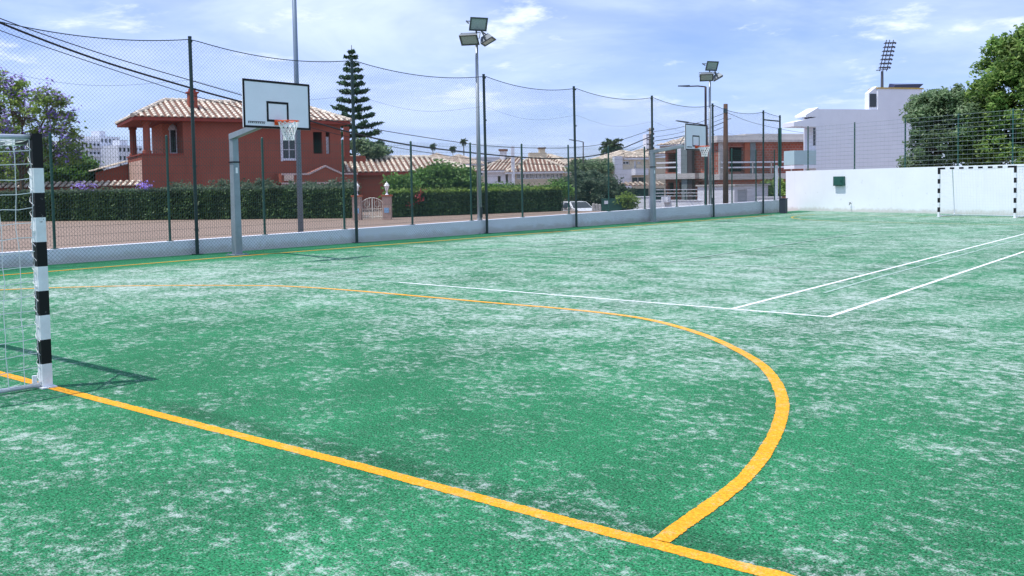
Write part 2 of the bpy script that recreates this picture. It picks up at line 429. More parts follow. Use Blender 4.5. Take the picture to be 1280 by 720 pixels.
structure(strip([(-5.33, 12.9), (2.88, 12.75)], TW, .009), 'tennis_service_line', line_faded)
structure(strip([(-1.2, 12.87), (-1.2, 25.5)], TW, .012), 'tennis_middle_line', line_faded)

# pavement and road outside
pv = MB(); pn = {}
po_ = [.34, .42, 1, 1.7, 2.5, 4, 8, 16, 28, 45, 70]; pa_ = [-60, -30, 0, 12, 24, 36, 41]+[42+i*.75 for i in range(10)]+[52, 60, 75]
for i, o_ in enumerate(po_):
    for j, a_ in enumerate(pa_): q = fence(a_, -o_); pn[i, j] = len(pv.v); pv.v.append((q[0], q[1], zg(q[0], q[1])-.005))
for i in range(len(po_)-1):
    for j in range(len(pa_)-1): pv.f.append((pn[i, j], pn[i, j+1], pn[i+1, j+1], pn[i+1, j])); pv.m.append(0)
structure(pv, 'pavement', pavement_mat)

# ------------------------------------------------------------------ low wall and fences by the street
def wh(y): return .33+.0082*(y-4.8)
w = MB(); YE = fence_y(978, -.1); ys = np.linspace(-14, YE, 30)
for a, b in zip(ys[:-1], ys[1:]):
    p0, p1, q0, q1 = fence(a, -.12), fence(b, -.12), fence(a, -.38), fence(b, -.38)
    za, zb = max(.2, wh(a)), max(.2, wh(b))
    w.quad((*p0[:2], -.05), (*p1[:2], -.05), (*p1[:2], zb), (*p0[:2], za))
    w.quad((*p0[:2], za), (*p1[:2], zb), (*q1[:2], zb), (*q0[:2], za))
    w.quad((*q0[:2], za), (*q1[:2], zb), (*q1[:2], -.9), (*q0[:2], -.9))
e = fence(YE, -.12); e2 = fence(YE, -.38); w.quad((*e[:2], -.05), (*e2[:2], -.05), (*e2[:2], wh(YE)), (*e[:2], wh(YE)))
tag(w.build('low_wall', low_wall_paint), 'long low pale wall along the street side of the court', 'wall')

# mesh fence standing on the low wall
mf = thing('mesh_fence', 'green steel mesh fence standing on the low pale wall', 'fence', fence(20, -.25, wh(20)))
pxs = [66, 211, 330, 430, 515, 589, 653, 711, 761, 806, 846, 882, 915, 945, 968]
fy_ = [fence_y(p, -.25) for p in pxs]; fy_ = [fy_[0]-10, fy_[0]-7.5, fy_[0]-5, fy_[0]-2.5]+fy_
FH = 2.62
for y in fy_:
    m = MB(); p = fence(y, -.25); z0 = wh(y)-.01
    m.tube([(p[0], p[1], z0), (p[0], p[1], z0+FH)], .032, 8); m.tube([(p[0], p[1], z0+FH), (p[0], p[1], z0+FH+.02)], [.036, .02], 8)
    m.box(p[0]-.06, p[0]+.06, p[1]-.06, p[1]+.06, z0, z0+.025)
    m.build('post', green_steel, mf)
m = MB()
y0, y1 = fy_[0], fy_[-1]; L = y1-y0
def fl(y, z, off): p = fence(y, off); return (p[0], p[1], z)
for zz in np.arange(.08, FH-.03, .2):
    a, b = y0, y1
    m.bar(fl(a, wh(a)+zz, -.22), fl(b, wh(b)+zz, -.22), .005, .005)
for yy in np.arange(y0, y1, .06):
    m.bar(fl(yy, wh(yy)+.05, -.215), fl(yy, wh(yy)+FH-.03, -.215), .004, .004)
m.build('mesh_panel', green_steel, mf)

# tall ball-stop net
bs = thing('ball_stop_fence', 'tall dark posts carrying a sagging ball-stop net along the court', 'fence', fence(20))
ty = [-0.9, 4.3, 9.41, 14.49, 20.07, 25.02, 30.28, 35.42, 40.42, fence_y(975)]
TH = [5.42]*3+[5.36, 5.34, 5.28, 5.26, 5.22, 5.16, 5.0]
for y, h in zip(ty, TH):
    m = MB(); p = fence(y)
    lx, ly = rnd.uniform(-.03, .03), rnd.uniform(-.03, .03); m.tube([(p[0], p[1], -.02), (p[0]+lx, p[1]+ly, h)], .045, 10); m.tube([(p[0]+lx, p[1]+ly, h), (p[0]+lx, p[1]+ly, h+.03)], [.05, .045], 10)
    m.box(p[0]-.1, p[0]+.1, p[1]-.1, p[1]+.1, 0, .016)
    for zc in (.6, 2.2, 3.8, h-.12): m.tube([(p[0], p[1], zc), (p[0], p[1], zc+.05)], .055, 8)
    m.build('post', dark_steel, bs)
m = MB(); pa, pb = fence(ty[-2], 0, 4.72), fence(ty[-1], 0, 4.72); m.tube([pa, pb], .035, 8); m.build('cross_rail', dark_steel, bs)
def top(y):
    for (a, ha), (b, hb) in zip(zip(ty[:-1], TH[:-1]), zip(ty[1:], TH[1:])):
        if y <= b or b == ty[-1]:
            t = min(max((y-a)/(b-a), 0), 1); sag = .22 if b-a > 4 else .03
            return ha-.05+(hb-ha)*t-4*sag*t*(1-t)
m = MB(); yy = np.arange(ty[0], ty[-1], .25)
m.tube([fence(y, .05, top(y)) for y in yy], .012, 5); m.build('top_rope', net_dark, bs)
m = MB(); m.tube([fence(y, .055, top(y)-1.05-.05*math.sin(y*1.2)) for y in yy], .0028, 4); m.build('seam_rope', net_dark, bs)
# diamond netting, one cord after the other
m = MB(); P = .066; NW = .0037
for sgn in (1, -1):
    y = ty[0]-6
    while y < ty[-1]+6:
        # cord: z rises with |dy|
        pts = []
        for k in range(0, 23):
            z = k*.25; yk = y+sgn*z
            if yk < ty[0] or yk > ty[-1]: continue
            zt = top(yk)
            if z > zt:
                if pts and z-.25 < zt: pts.append((y+sgn*zt, zt))
                break
            pts.append((yk, z+.03))
        if len(pts) > 1:
            q = [fence(a, .06+.035*math.sin(a*1.9)*math.sin(b*1.1), b) for a, b in pts]
            idx = [0, len(q)//3, 2*len(q)//3, len(q)-1]; idx = sorted(set(idx))
            m.tube([q[i] for i in idx], NW/2*1.15, 3, cap=False)
        y += P*math.sqrt(2)
m.build('net', net_dark, bs)

# far white wall with its own fence
wz = 2.17
w = MB(); p0, p1, q0, q1 = wallp(-.1), wallp(45), wallp(-.1, -.25), wallp(45, -.25)
def hx(p0, p1, q1, q0, z0, z1, mb, m=0):
    mb.hexa([(*p0[:2], z0), (*p1[:2], z0), (*q1[:2], z0), (*q0[:2], z0), (*p0[:2], z1), (*p1[:2], z1), (*q1[:2], z1), (*q0[:2], z1)], m)
hx(p0, p1, q1, q0, -.05, wz, w)
fw = tag(w.build('white_wall', end_wall_paint), 'high white wall closing the far end of the court', 'wall')
wf = thing('mesh_fence', 'wire fence with widely spaced wires on top of the high white wall', 'fence', wallp(6, -.12, wz))
ss = [wall_s(p, -.12) for p in (1010, 1068, 1131, 1197, 1265)]; ss = [ss[0]-.0]+ss[1:]+[ss[-1]+2.6, ss[-1]+5.2, ss[-1]+7.8]
for s in ss:
    m = MB(); p = wallp(s, -.12); m.tube([(p[0], p[1], wz-.01), (p[0], p[1], wz+2.38)], .036, 8); m.box(p[0]-.06, p[0]+.06, p[1]-.06, p[1]+.06, wz, wz+.02); m.build('post', green_steel, wf)
m = MB()
for zz in np.arange(.12, 2.36, .2):
    m.bar(wallp(ss[0], -.09, wz+zz), wallp(ss[-1], -.09, wz+zz), .012, .012)
for s in np.arange(ss[0], ss[-1], .25):
    m.bar(wallp(s, -.085, wz+.08), wallp(s, -.085, wz+2.34), .0025, .0025)
m.build('mesh_panel', mat('pale_wire', (.28, .33, .34), .5, .3, var=.1), wf)

# things on / by the wall
def wallbox(mb, px0, px1, z0, z1, d0, d1, m=0):
    a, b = wall_s(px0), wall_s(px1)
    hx(wallp(a, d1), wallp(b, d1), wallp(b, d0), wallp(a, d0), z0, z1, mb, m)
def zat(px, py, s):  # height at wall plane
    p = wallp(s); d = ray(px, py); t = np.dot(p[:2]-CAMP[:2], WN)/np.dot(d[:2], WN); return CAMP[2]+t*d[2]
s1 = wall_s(1050); zb0, zb1 = zat(1050, 232.3, s1), zat(1050, 220.5, s1)
mb_ = thing('meter_box', 'small dark green cabinet fixed to the high white wall', 'cabinet', wallp(s1, 0, zb0))
m = MB(); wallbox(m, 1044, 1056.5, zb0, zb1, .004, .16); m.build('body', green_box, mb_, bevel=.01)
m = MB(); wallbox(m, 1045.2, 1055.4, zb0+.04, zb1-.04, .163, .18); d_ = m.build('door', green_box, mb_, bevel=.006)
m = MB(); wallbox(m, 1054, 1054.6, zb0+.2, zb0+.3, .183, .2); m.build('handle', dark_steel, d_)
s2 = wall_s(1064); t_ = thing('water_tap', 'tiny dark tap low on the high white wall', 'tap', wallp(s2, 0, .35))
m = MB(); m.tube([wallp(s2, .003, .42), wallp(s2, .12, .42), wallp(s2, .15, .34)], .018, 6); m.build('spout', dark_steel, t_)
m = MB(); m.tube([wallp(s2-.06, .09, .47), wallp(s2+.06, .09, .47)], .014, 6); m.tube([wallp(s2, .09, .42), wallp(s2, .09, .47)], .012, 6); m.build('handle', dark_steel, t_)
gb = A(979.5, 262.5, 46.2); gbx = thing('storage_box', 'dark grey upright box in the corner by the high white wall', 'box', (gb[0], gb[1], 0))
m = MB(); m.box(gb[0]-.15, gb[0]+.15, gb[1]-.15, gb[1]+.15, 0, .72); m.build('body', grey_box, gbx, bevel=.015)
m = MB(); m.box(gb[0]-.17, gb[0]+.17, gb[1]-.17, gb[1]+.17, .723, .76); m.build('lid', grey_box, gbx, bevel=.01)

# ------------------------------------------------------------------ handball goals
def striped(mb, a, b, w, segs, axis):
    # segs: cumulative lengths with material index
    a = np.array(a, float); b = np.array(b, float); d = (b-a)/np.linalg.norm(b-a); t0 = 0
    for ln, mi in segs:
        p, q = a+d*t0, a+d*(t0+ln); mb.bar(p, q, w, w, mi); t0 += ln
def make_goal():
    t = thing('handball_goal', '', 'goal', (0, 0, 0))
    Wd = 1.54; H = 2.08
    for s in (1, -1):
        m = MB(); striped(m, (s*Wd, 0, 0), (s*Wd, 0, H), .08, [(.2, 0), (.2, 1)]*4+[(.2, 0), (.28, 1)], 2)
        p = m.build('post', [post_white, post_black], t)
        m = MB(); m.box(s*Wd-.075, s*Wd+.075, -.06, .06, .001, .012); m.tube([(s*Wd-.06, -.06, .0), (s*Wd-.06, -.06, .1)], .02, 6); m.build('foot_plate', post_white, p)
    m = MB(); segs = [(.24, 1)]+[(.2, 0), (.2, 1)]*6+[(.08, 0), (.2, 1)]
    tot = 2*Wd-.08; segs = [(.24, 1)]; n = 13; k = (tot-.48)/n
    for i in range(n): segs.append((k, i % 2))
    segs.append((.24, 1))
    striped(m, (-Wd+.04, 0, H-.04), (Wd-.04, 0, H-.04), .08, segs, 0); m.build('crossbar', [post_white, post_black], t)
    D0, D1 = 1.15, 1.35
    for s in (1, -1):
        x = s*Wd
        m = MB(); m.tube([(x, -.042, H-.03), (x, -D0+.08, H-.03), (x, -D0, H-.10), (x, -D1, .14), (x, -D1+.05, .04), (x, -.042, .028)], .02, 8)
        m.build('side_frame', silver, t, smooth=True)
        m = MB(); m.tube([(x-s*.45, -.05, H-.04), (x, -.48, H-.03)], .013, 6); m.build('corner_brace', silver, t)
    m = MB(); m.tube([(-Wd, -D1, .04), (Wd, -D1, .04)], .02, 8); m.build('rear_bar', silver, t)
    m = MB(); r = .0034; st = .118
    def cord(pts): m.tube(pts, r, 3, cap=False)
    j = lambda a: rnd.uniform(-a, a)
    def yb(z): return -D0-(D1-D0)*(1-z/H)
    for s in (1, -1):      # side panels
        x = s*Wd
        for i in range(18):
            z = .06+i*st; e = yb(z); n = 10
            cord([(x+s*.012+j(.012), -.05+(e+.05)*k/n, z+j(.008)-.02*math.sin(math.pi*k/n)) for k in range(n+1)])
        for i in range(10):
            y = -.05-i*st*1.05; n = 14; zt = H-.05
            if y < yb(zt): zt = max(.1, H*(1-(-D0-y)/(D1-D0)))
            cord([(x+s*.012+j(.01), y+j(.010), .03+(zt-.03)*k/n) for k in range(n+1)])
    n = 26
    for i in range(18):     # back panel
        z = .06+i*st; cord([(-Wd+2*Wd*k/n, yb(z)-.03*math.sin(math.pi*k/n)+j(.008), z+j(.008)-.04*math.sin(math.pi*k/n)) for k in range(n+1)])
    for i in range(27):
        x = -Wd+i*2*Wd/26; q = 14
        cord([(x+j(.008), yb(H*k/q)-.03+j(.006), .03+(H-.09)*k/q) for k in range(q+1)])
    for i in range(10):     # roof panel
        y = -.05-i*st; cord([(-Wd+2*Wd*k/n, y, H-.05-.06*math.sin(math.pi*k/n)+j(.006)) for k in range(n+1)])
    for i in range(27):
        x = -Wd+i*2*Wd/26; cord([(x+j(.006), -.05-(D0-.05)*k/6, H-.05-.06*math.sin(math.pi*i/26)) for k in range(7)])
    # lacing round the near posts
    for s in (1, -1):
        cord([(s*Wd-s*.01+.035*math.cos(k*1.7), -.045-.012*math.sin(k*1.7), .06+k*.03) for k in range(66)])
    m.build('net', cord_white, t)
    return t
goal1 = make_goal(); goal1.location = (-1.25, -.10, 0)
goal1['label'] = 'black and white striped goal nearest the viewer, with its white net'; goal1['group'] = 'striped handball goals'
goal2 = copy_tree(goal1); goal2.location = (float(fc[0]), float(fc[1]), 0); goal2.rotation_euler.z = math.pi+math.atan2(fdir[1], fdir[0])
goal2['label'] = 'black and white striped goal in front of the high white wall'

# ------------------------------------------------------------------ basketball hoops (board faces +x, across the court)
def make_hoop(BX, DY, Z0=2.9):
    OFF = np.array([0, DY, Z0-2.9])
    t = thing('basketball_hoop', '', 'basketball hoop', (0, 0, 0)); board = []
    m = MB()
    for z0, z1, a, b in ((0, 2.90, .095, .08),):
        m.hexa([(-a, -a, z0), (a, -a, z0), (a, a, z0), (-a, a, z0), (-b, -b, z1), (b, -b, z1), (b, b, z1), (-b, b, z1)])
    p = m.build('post', galv, t, bevel=.012)
    m = MB(); m.box(-.2, .2, -.2, .2, .001, .02)
    for sx in (-.15, .15):
        for sy in (-.15, .15): m.tube([(sx, sy, .02), (sx, sy, .05)], .018, 6)
    m.build('base_plate', galv, p)
    m = MB(); m.box(-.10, .10, -.10, .10, 2.28, 2.31); m.build('strap', black_paint, p)
    m = MB(); m.box(.086, .092, -.03, .03, 2.02, 2.16); m.build('sticker', white_paint, p)
    m = MB(); a = .1
    a = .075; m.hexa([(-.10, -a, 2.84), (BX-.05, DY-a, 3.12), (BX-.05, DY+a, 3.12), (-.10, a, 2.84), (-.10, -a, 2.99), (BX-.05, DY-a, 3.23), (BX-.05, DY+a, 3.23), (-.10, a, 2.99)])
    ar = m.build('arm', galv, t, bevel=.01)
    m = MB()
    for s in (-.5, .5):
        m.tube([(BX-.7, s*.15, 3.17), (BX-.05, s, 3.75)], .02, 6); m.tube([(BX-.05, s, 2.95), (BX-.05, s, 3.9)], .02, 6)
    board.append(m.build('brace', galv, ar))
    m = MB(); m.box(BX-.025, BX, -.9, .9, 2.9, 3.95); b = m.build('backboard', board_white, t); board.append(b)
    m = MB(); x0, x1 = BX+.003, BX+.006; e = .05
    m.box(x0, x1, -.9, .9, 2.9, 2.9+e); m.box(x0, x1, -.9, .9, 3.95-e, 3.95); m.box(x0, x1, -.9, -.9+e, 2.9+e, 3.95-e); m.box(x0, x1, .9-e, .9, 2.9+e, 3.95-e)
    m.build('border_line', black_paint, b)
    m = MB(); m.box(x0, x1, -.295, .295, 3.05, 3.1); m.box(x0, x1, -.295, .295, 3.45, 3.5); m.box(x0, x1, -.295, -.245, 3.1, 3.45); m.box(x0, x1, .245, .295, 3.1, 3.45)
    m.build('target_square', black_paint, b)
    # small maker's lettering, bottom corner
    m = MB(); yy = -.78
    for wdt in (.045, .04, .05, .035, .045, .04, .045, .03, .045):
        m.box(x0, x1, yy, yy+wdt*.3, 3.0, 3.045); m.box(x0, x1, yy+wdt*.3, yy+wdt, 3.03, 3.045); m.box(x0, x1, yy+wdt*.3, yy+wdt*.7, 3.0, 3.012); yy += wdt+.008
    m.build('lettering', black_paint, b)
    m = MB(); cx = BX+.15+.225
    m.tube([(cx+.225*math.cos(2*math.pi*k/24), .225*math.sin(2*math.pi*k/24), 3.05) for k in range(25)], .013, 6, cap=False)
    m.box(BX+.007, BX+.02, -.1, .1, 2.98, 3.1)
    m.hexa([(BX+.02, -.09, 3.035), (cx-.2, -.06, 3.035), (cx-.2, .06, 3.035), (BX+.02, .09, 3.035), (BX+.02, -.09, 3.06), (cx-.2, -.06, 3.06), (cx-.2, .06, 3.06), (BX+.02, .09, 3.06)])
    m.tube([(BX+.02, -.06, 2.99), (cx-.1, -.17, 3.045)], .008, 5); m.tube([(BX+.02, .06, 2.99), (cx-.1, .17, 3.045)], .008, 5)
    rim = m.build('rim', orange_paint, t); board.append(rim)
    m = MB(); N = 12; rows = [(.225, 3.04), (.20, 2.96), (.165, 2.88), (.135, 2.80), (.115, 2.72), (.12, 2.63)]
    for i in range(N):
        for s in (1, -1):
            pts = []
            for k, (r, z) in enumerate(rows):
                a = 2*math.pi*(i+s*k*.5)/N; pts.append((cx+r*math.cos(a), r*math.sin(a), z))
            m.tube(pts, .007, 4, cap=False)
    board.append(m.build('net', cord_white, t))
    for o in board: o.location = V3(OFF)
    return t
hoop = make_hoop(2.65, -.64, 2.95); hoop.location = (-11.58, 9.82, 0)
hoop['label'] = 'basketball hoop with white board in front of the red house'; hoop['group'] = 'basketball hoops along the fence'
hoop2 = make_hoop(1.86, .27, 2.92); hoop2['group'] = hoop['group']; hoop2.location = (-11.50, 29.91, 0); hoop2['label'] = 'distant basketball hoop with white board before the unfinished brick building'

# ------------------------------------------------------------------ floodlights
def flood_unit(t, c, yaw, tilt, size=(.62, .46, .16)):
    """lamp housing: lens faces down/outward"""
    d = Vector((math.cos(yaw)*math.cos(tilt), math.sin(yaw)*math.cos(tilt), math.sin(tilt)))   # lens direction
    x = Vector((-math.sin(yaw), math.cos(yaw), 0)); y = d.cross(x)
    c = Vector(c); a, b, dep = size
    def q(u, v, w_): return c+x*u+y*v+d*w_
    m = MB(); f = 1.0; k = .7
    m.hexa([q(-a/2*k, -b/2*k, -dep), q(a/2*k, -b/2*k, -dep), q(a/2*k, b/2*k, -dep), q(-a/2*k, b/2*k, -dep), q(-a/2, -b/2, 0), q(a/2, -b/2, 0), q(a/2, b/2, 0), q(-a/2, b/2, 0)])
    for i in range(5):
        u = -a*.28+i*a*.14; m.bar(q(u, -b*.3, -dep-.02), q(u, b*.3, -dep-.02), .012, .04)
    h = m.build('lamp_head', mat('lamp_housing', (.15, .175, .20), .5, .3, .4, var=.12), t)
    m = MB(); r = .05
    for (u0, u1, v0, v1) in ((-a/2, a/2, -b/2, -b/2+r), (-a/2, a/2, b/2-r, b/2), (-a/2, -a/2+r, -b/2+r, b/2-r), (a/2-r, a/2, -b/2+r, b/2-r)):
        m.hexa([q(u0, v0, .003), q(u1, v0, .003), q(u1, v1, .003), q(u0, v1, .003), q(u0, v0, .03), q(u1, v0, .03), q(u1, v1, .03), q(u0, v1, .03)])
    m.build('frame', lamp_dark, h)
    m = MB(); m.quad(q(-a/2+r, -b/2+r, .012), q(a/2-r, -b/2+r, .012), q(a/2-r, b/2-r, .012), q(-a/2+r, b/2-r, .012)); m.build('lens', lens_glass, h)
    m = MB(); m.bar(q(-a/2-.02, 0, -.05), q(-a/2-.02, 0, -.32), .02, .05); m.bar(q(a/2+.02, 0, -.05), q(a/2+.02, 0, -.32), .02, .05); m.bar(q(-a/2-.03, 0, -.32), q(a/2+.03, 0, -.32), .05, .02)
    m.build('bracket', lamp_dark, h)
def make_flood():
    t = thing('floodlight_pole', '', 'floodlight', (0, 0, 0))
    m = MB(); m.tube([(0, 0, 0), (0, 0, 6.45)], [.085, .05], 14); p = m.build('pole', lamp_grey, t, smooth=True)
    m = MB(); m.box(-.18, .18, -.18, .18, .001, .02)
    for sx in (-.13, .13):
        for sy in (-.13, .13): m.tube([(sx, sy, .02), (sx, sy, .06)], .016, 6)
    m.build('base_plate', lamp_grey, p)
    m = MB(); m.box(.083, .09, -.05, .05, .55, .9); m.build('hatch', lamp_dark, p)
    m = MB(); m.tube([(0, 0, 6.45), (0, 0, 6.95)], .03, 8)
    a = R_(-42); m.bar((-.3*math.cos(a), -.3*math.sin(a), 6.5), (.3*math.cos(a), .3*math.sin(a), 6.5), .06, .06); m.build('cross_arm', lamp_dark, t)
    # three heads: one aimed up the court, one across it, one above turned to the viewer
    flood_unit(t, (.05, -.42, 6.47), R_(-62), R_(-52))
    flood_unit(t, (.30, .26, 6.47), R_(28), R_(-62))
    flood_unit(t, (.14, -.05, 7.02), R_(-30), R_(-25))
    return t
fld = make_flood(); pA = G(600, 292); fld.location = (pA[0], pA[1], 0)
fld['label'] = 'grey floodlight pole with three lamp heads, the nearer and taller-looking one'; fld['group'] = 'floodlight poles along the fence'
fl2 = copy_tree(fld); pB = G(888, 271); fl2.location = (pB[0], pB[1], 0); fl2['label'] = 'grey floodlight pole with three lamp heads beside the distant basketball hoop'

# tall lamp column behind the near backboard, running out of the picture
p = A(376, 290, 27.8); lp = thing('lamp_column', 'tall grey lamp column rising behind the near basketball board', 'lamp post', (p[0], p[1], 0))
m = MB(); m.tube([(p[0], p[1], -.01), (p[0], p[1], 9.5)], [.085, .06], 14); m.build('pole', mat('column_grey', (.18, .235, .31), .5, .3, var=.12), lp, smooth=True)
m = MB(); m.tube([(p[0], p[1], 9.5), (p[0]-.3, p[1]-.3, 9.8), (p[0]-1.1, p[1]-1.1, 9.9)], .035, 8); m.bar((p[0]-.9, p[1]-.9, 9.9), (p[0]-1.5, p[1]-1.5, 9.92), .2, .1); m.build('lamp_head', lamp_dark, lp)

# ================================================================== foliage
def leaf_mesh(name, C, size, m, parent=None, up=.4, aspect=1.7, jitter=.35):
    n = len(C); C = np.asarray(C, float)
    nrm = rng.normal(size=(n, 3)); nrm /= np.linalg.norm(nrm, axis=1)[:, None]; nrm[:, 2] = np.abs(nrm[:, 2])+up
    nrm /= np.linalg.norm(nrm, axis=1)[:, None]
    a = rng.normal(size=(n, 3)); x = np.cross(nrm, a); x /= np.linalg.norm(x, axis=1)[:, None]; y = np.cross(nrm, x)
    s = (size*(1+jitter*rng.uniform(-1, 1, n)))[:, None]
    L, W = x*s*aspect/2, y*s/2
    fold = nrm*s*.18
    v = np.stack([C-L, C-W*.9+fold*.6-L*.1, C+L-fold*.8, C+W*.9+fold*.6-L*.1], 1).reshape(-1, 3)
    off = wloc(parent) if parent is not None else Vector((0, 0, 0))
    v = v-np.array(off)
    me = bpy.data.meshes.new(name); me.vertices.add(4*n); me.vertices.foreach_set('co', v.ravel().astype(np.float32))
    me.loops.add(4*n); me.loops.foreach_set('vertex_index', np.arange(4*n, dtype=np.int32))
    me.polygons.add(n); me.polygons.foreach_set('loop_start', np.arange(0, 4*n, 4, dtype=np.int32)); me.polygons.foreach_set('loop_total', np.full(n, 4, np.int32))
    me.materials.append(m); me.update(calc_edges=True); me.validate()
    o = bpy.data.objects.new(name, me); COL.objects.link(o)
    if parent is not None: o.parent = parent
    return o
def blob_clusters(c, r, k, lo=.55):
    d = rng.normal(size=(k, 3)); d /= np.linalg.norm(d, axis=1)[:, None]
    rad = rng.uniform(lo**3, 1, k)**(1/3)*rng.uniform(.85, 1.12, k)
    return np.array(c)+d*rad[:, None]*np.array(r)
def cluster_leaves(cc, per, sig, flat=.75):
    k = len(cc); q = np.repeat(cc, per, axis=0); s = np.repeat(rng.uniform(.6, 1.35, k), per)[:, None]
    d = np.clip(rng.normal(size=(k*per, 3)), -1.7, 1.7)*sig*s; d[:, 2] *= flat
    return q+d
def make_tree(name, label, cat, base, trunk_h, blobs, k, per, sig, size, m, group=None, tr=.18, extra=None, lean=(0, 0), lo=.55, nl=10, bk=None):
    t = thing(name, label, cat, base, group)
    base = np.array(base, float); top = base+np.array([lean[0], lean[1], trunk_h])
    CC = [blob_clusters(c, r, int(k*w), lo) for c, r, w in blobs]
    cc = np.vstack(CC)
    mb = MB(); mid = (base+top)/2+np.array([rnd.uniform(-.1, .1)*trunk_h*.3, rnd.uniform(-.1, .1)*trunk_h*.3, 0])
    mb.tube([base-[0, 0, 1.3], base+(mid-base)*.15, mid, top], [tr*1.35, tr, tr*.85, tr*.7], 9)
    tk = mb.build('trunk', bk or bark, t, smooth=True)
    mb = MB()
    for (c, r, w), cs in zip(blobs, CC):
        c = np.array(c, float); m0 = top+(c-top)*.5+np.array([0, 0, .1])
        mb.tube([top-[0, 0, trunk_h*.12], m0, c], [tr*.55, tr*.38, tr*.25], 6)
        for i in range(min(nl, len(cs))):
            e = cs[rnd.randrange(len(cs))]; mb.tube([c+(m0-c)*rnd.uniform(0, .4), c+(e-c)*.55+[0, 0, .08], e], [tr*.24, tr*.14, tr*.05], 5)
    mb.build('limb', bk or bark, t)
    leaf_mesh('crown', cluster_leaves(cc, per, sig), size, m, t)
    if extra:
        nm, mm, frac, per2, sz, s2 = extra
        pick = cc[rng.choice(len(cc), int(len(cc)*frac), replace=False)]+np.array([0, 0, sig*.6])
        leaf_mesh(nm, cluster_leaves(pick, per2, s2, 1.3), sz, mm, t)
    return t

class Fac:
    def __init__(s, px0, d0, px1, d1):
        a, b = A(px0, 240, d0)[:2], A(px1, 240, d1)[:2]
        s.o = a; s.L = np.linalg.norm(b-a); s.d = (b-a)/s.L; s.n = np.array([s.d[1], -s.d[0]])
        if np.dot(s.n, CAMP[:2]-a) < 0: s.n = -s.n
    def u(s, px, off=0.):
        d = ray(px, 230)[:2]; o = s.o+s.n*off
        t, k = np.linalg.solve(np.array([[d[0], -s.d[0]], [d[1], -s.d[1]]]), o-CAMP[:2]); return k
    def z(s, px, py, off=0.):
        d = ray(px, py); o = s.o+s.n*off; t = np.dot(o-CAMP[:2], s.n)/np.dot(d[:2], s.n); return CAMP[2]+t*d[2]
    def p(s, u, d=0., z=0.): q = s.o+s.d*u+s.n*d; return (float(q[0]), float(q[1]), float(z))
    def box(s, mb, u0, u1, z0, z1, d0, d1, m=0):
        p = s.p; mb.hexa([p(u0, d1, z0), p(u1, d1, z0), p(u1, d0, z0), p(u0, d0, z0), p(u0, d1, z1), p(u1, d1, z1), p(u1, d0, z1), p(u0, d0, z1)], m)
    def pbox(s, mb, px0, py0, px1, py1, d0, d1, m=0):
        pm = (px0+px1)/2; s.box(mb, s.u(px0, d1), s.u(px1, d1), s.z(pm, py1, d1), s.z(pm, py0, d1), d0, d1, m)
    def rect(s, px0, py0, px1, py1, off=0.):
        pm = (px0+px1)/2; return s.u(px0, off), s.u(px1, off), s.z(pm, py1, off), s.z(pm, py0, off)
    def shell(s, mb, u0, u1, z0, z1, dep, holes=(), t=.25, lid=True, m=0):
        us = sorted({u0, u1, *[h[0] for h in holes], *[h[1] for h in holes]}); zs = sorted({z0, z1, *[h[2] for h in holes], *[h[3] for h in holes]})
        us = [x for x in us if u0 <= x <= u1]; zs = [x for x in zs if z0 <= x <= z1]; p = s.p
        for a, b in zip(us[:-1], us[1:]):
            for c, d in zip(zs[:-1], zs[1:]):
                x, y = (a+b)/2, (c+d)/2
                if any(h[0] < x < h[1] and h[2] < y < h[3] for h in holes): continue
                mb.quad(p(a, 0, c), p(b, 0, c), p(b, 0, d), p(a, 0, d), m)
        for a, b, c, d in holes:
            mb.quad(p(a, 0, c), p(b, 0, c), p(b, -t, c), p(a, -t, c), m); mb.quad(p(a, 0, d), p(b, 0, d), p(b, -t, d), p(a, -t, d), m)
            mb.quad(p(a, 0, c), p(a, 0, d), p(a, -t, d), p(a, -t, c), m); mb.quad(p(b, 0, c), p(b, 0, d), p(b, -t, d), p(b, -t, c), m)
        for a in (u0, u1): mb.quad(p(a, 0, z0), p(a, -dep, z0), p(a, -dep, z1), p(a, 0, z1), m)
        mb.quad(p(u0, -dep, z0), p(u1, -dep, z0), p(u1, -dep, z1), p(u0, -dep, z1), m)
        if lid: mb.quad(p(u0, 0, z1), p(u1, 0, z1), p(u1, -dep, z1), p(u0, -dep, z1), m)
    def window(s, u0, u1, z0, z1, parent, fm, d=-.10, bars=1, rows=1, pane=None, e=.07, sill=True):
        mb = MB(); s.box(mb, u0, u1, z0, z0+e, d-.05, d); s.box(mb, u0, u1, z1-e, z1, d-.05, d); s.box(mb, u0, u0+e, z0+e, z1-e, d-.05, d); s.box(mb, u1-e, u1, z0+e, z1-e, d-.05, d)
        for i in range(bars):
            x = u0+(u1-u0)*(i+1)/(bars+1); s.box(mb, x-e*.4, x+e*.4, z0+e, z1-e, d-.045, d-.004)
        for i in range(rows-1):
            y = z0+(z1-z0)*(i+1)/rows; s.box(mb, u0+e, u1-e, y-.02, y+.02, d-.043, d-.008)
        f = mb.build('window', fm, parent)
        mb = MB(); s.box(mb, u0+.01, u1-.01, z0+.01, z1-.01, d-.09, d-.055); mb.build('pane', pane or dark_pane, f)
        if sill: mb = MB(); s.box(mb, u0-.08, u1+.08, z0-.09, z0-.003, d, .07); mb.build('sill', fm, f)
        return f

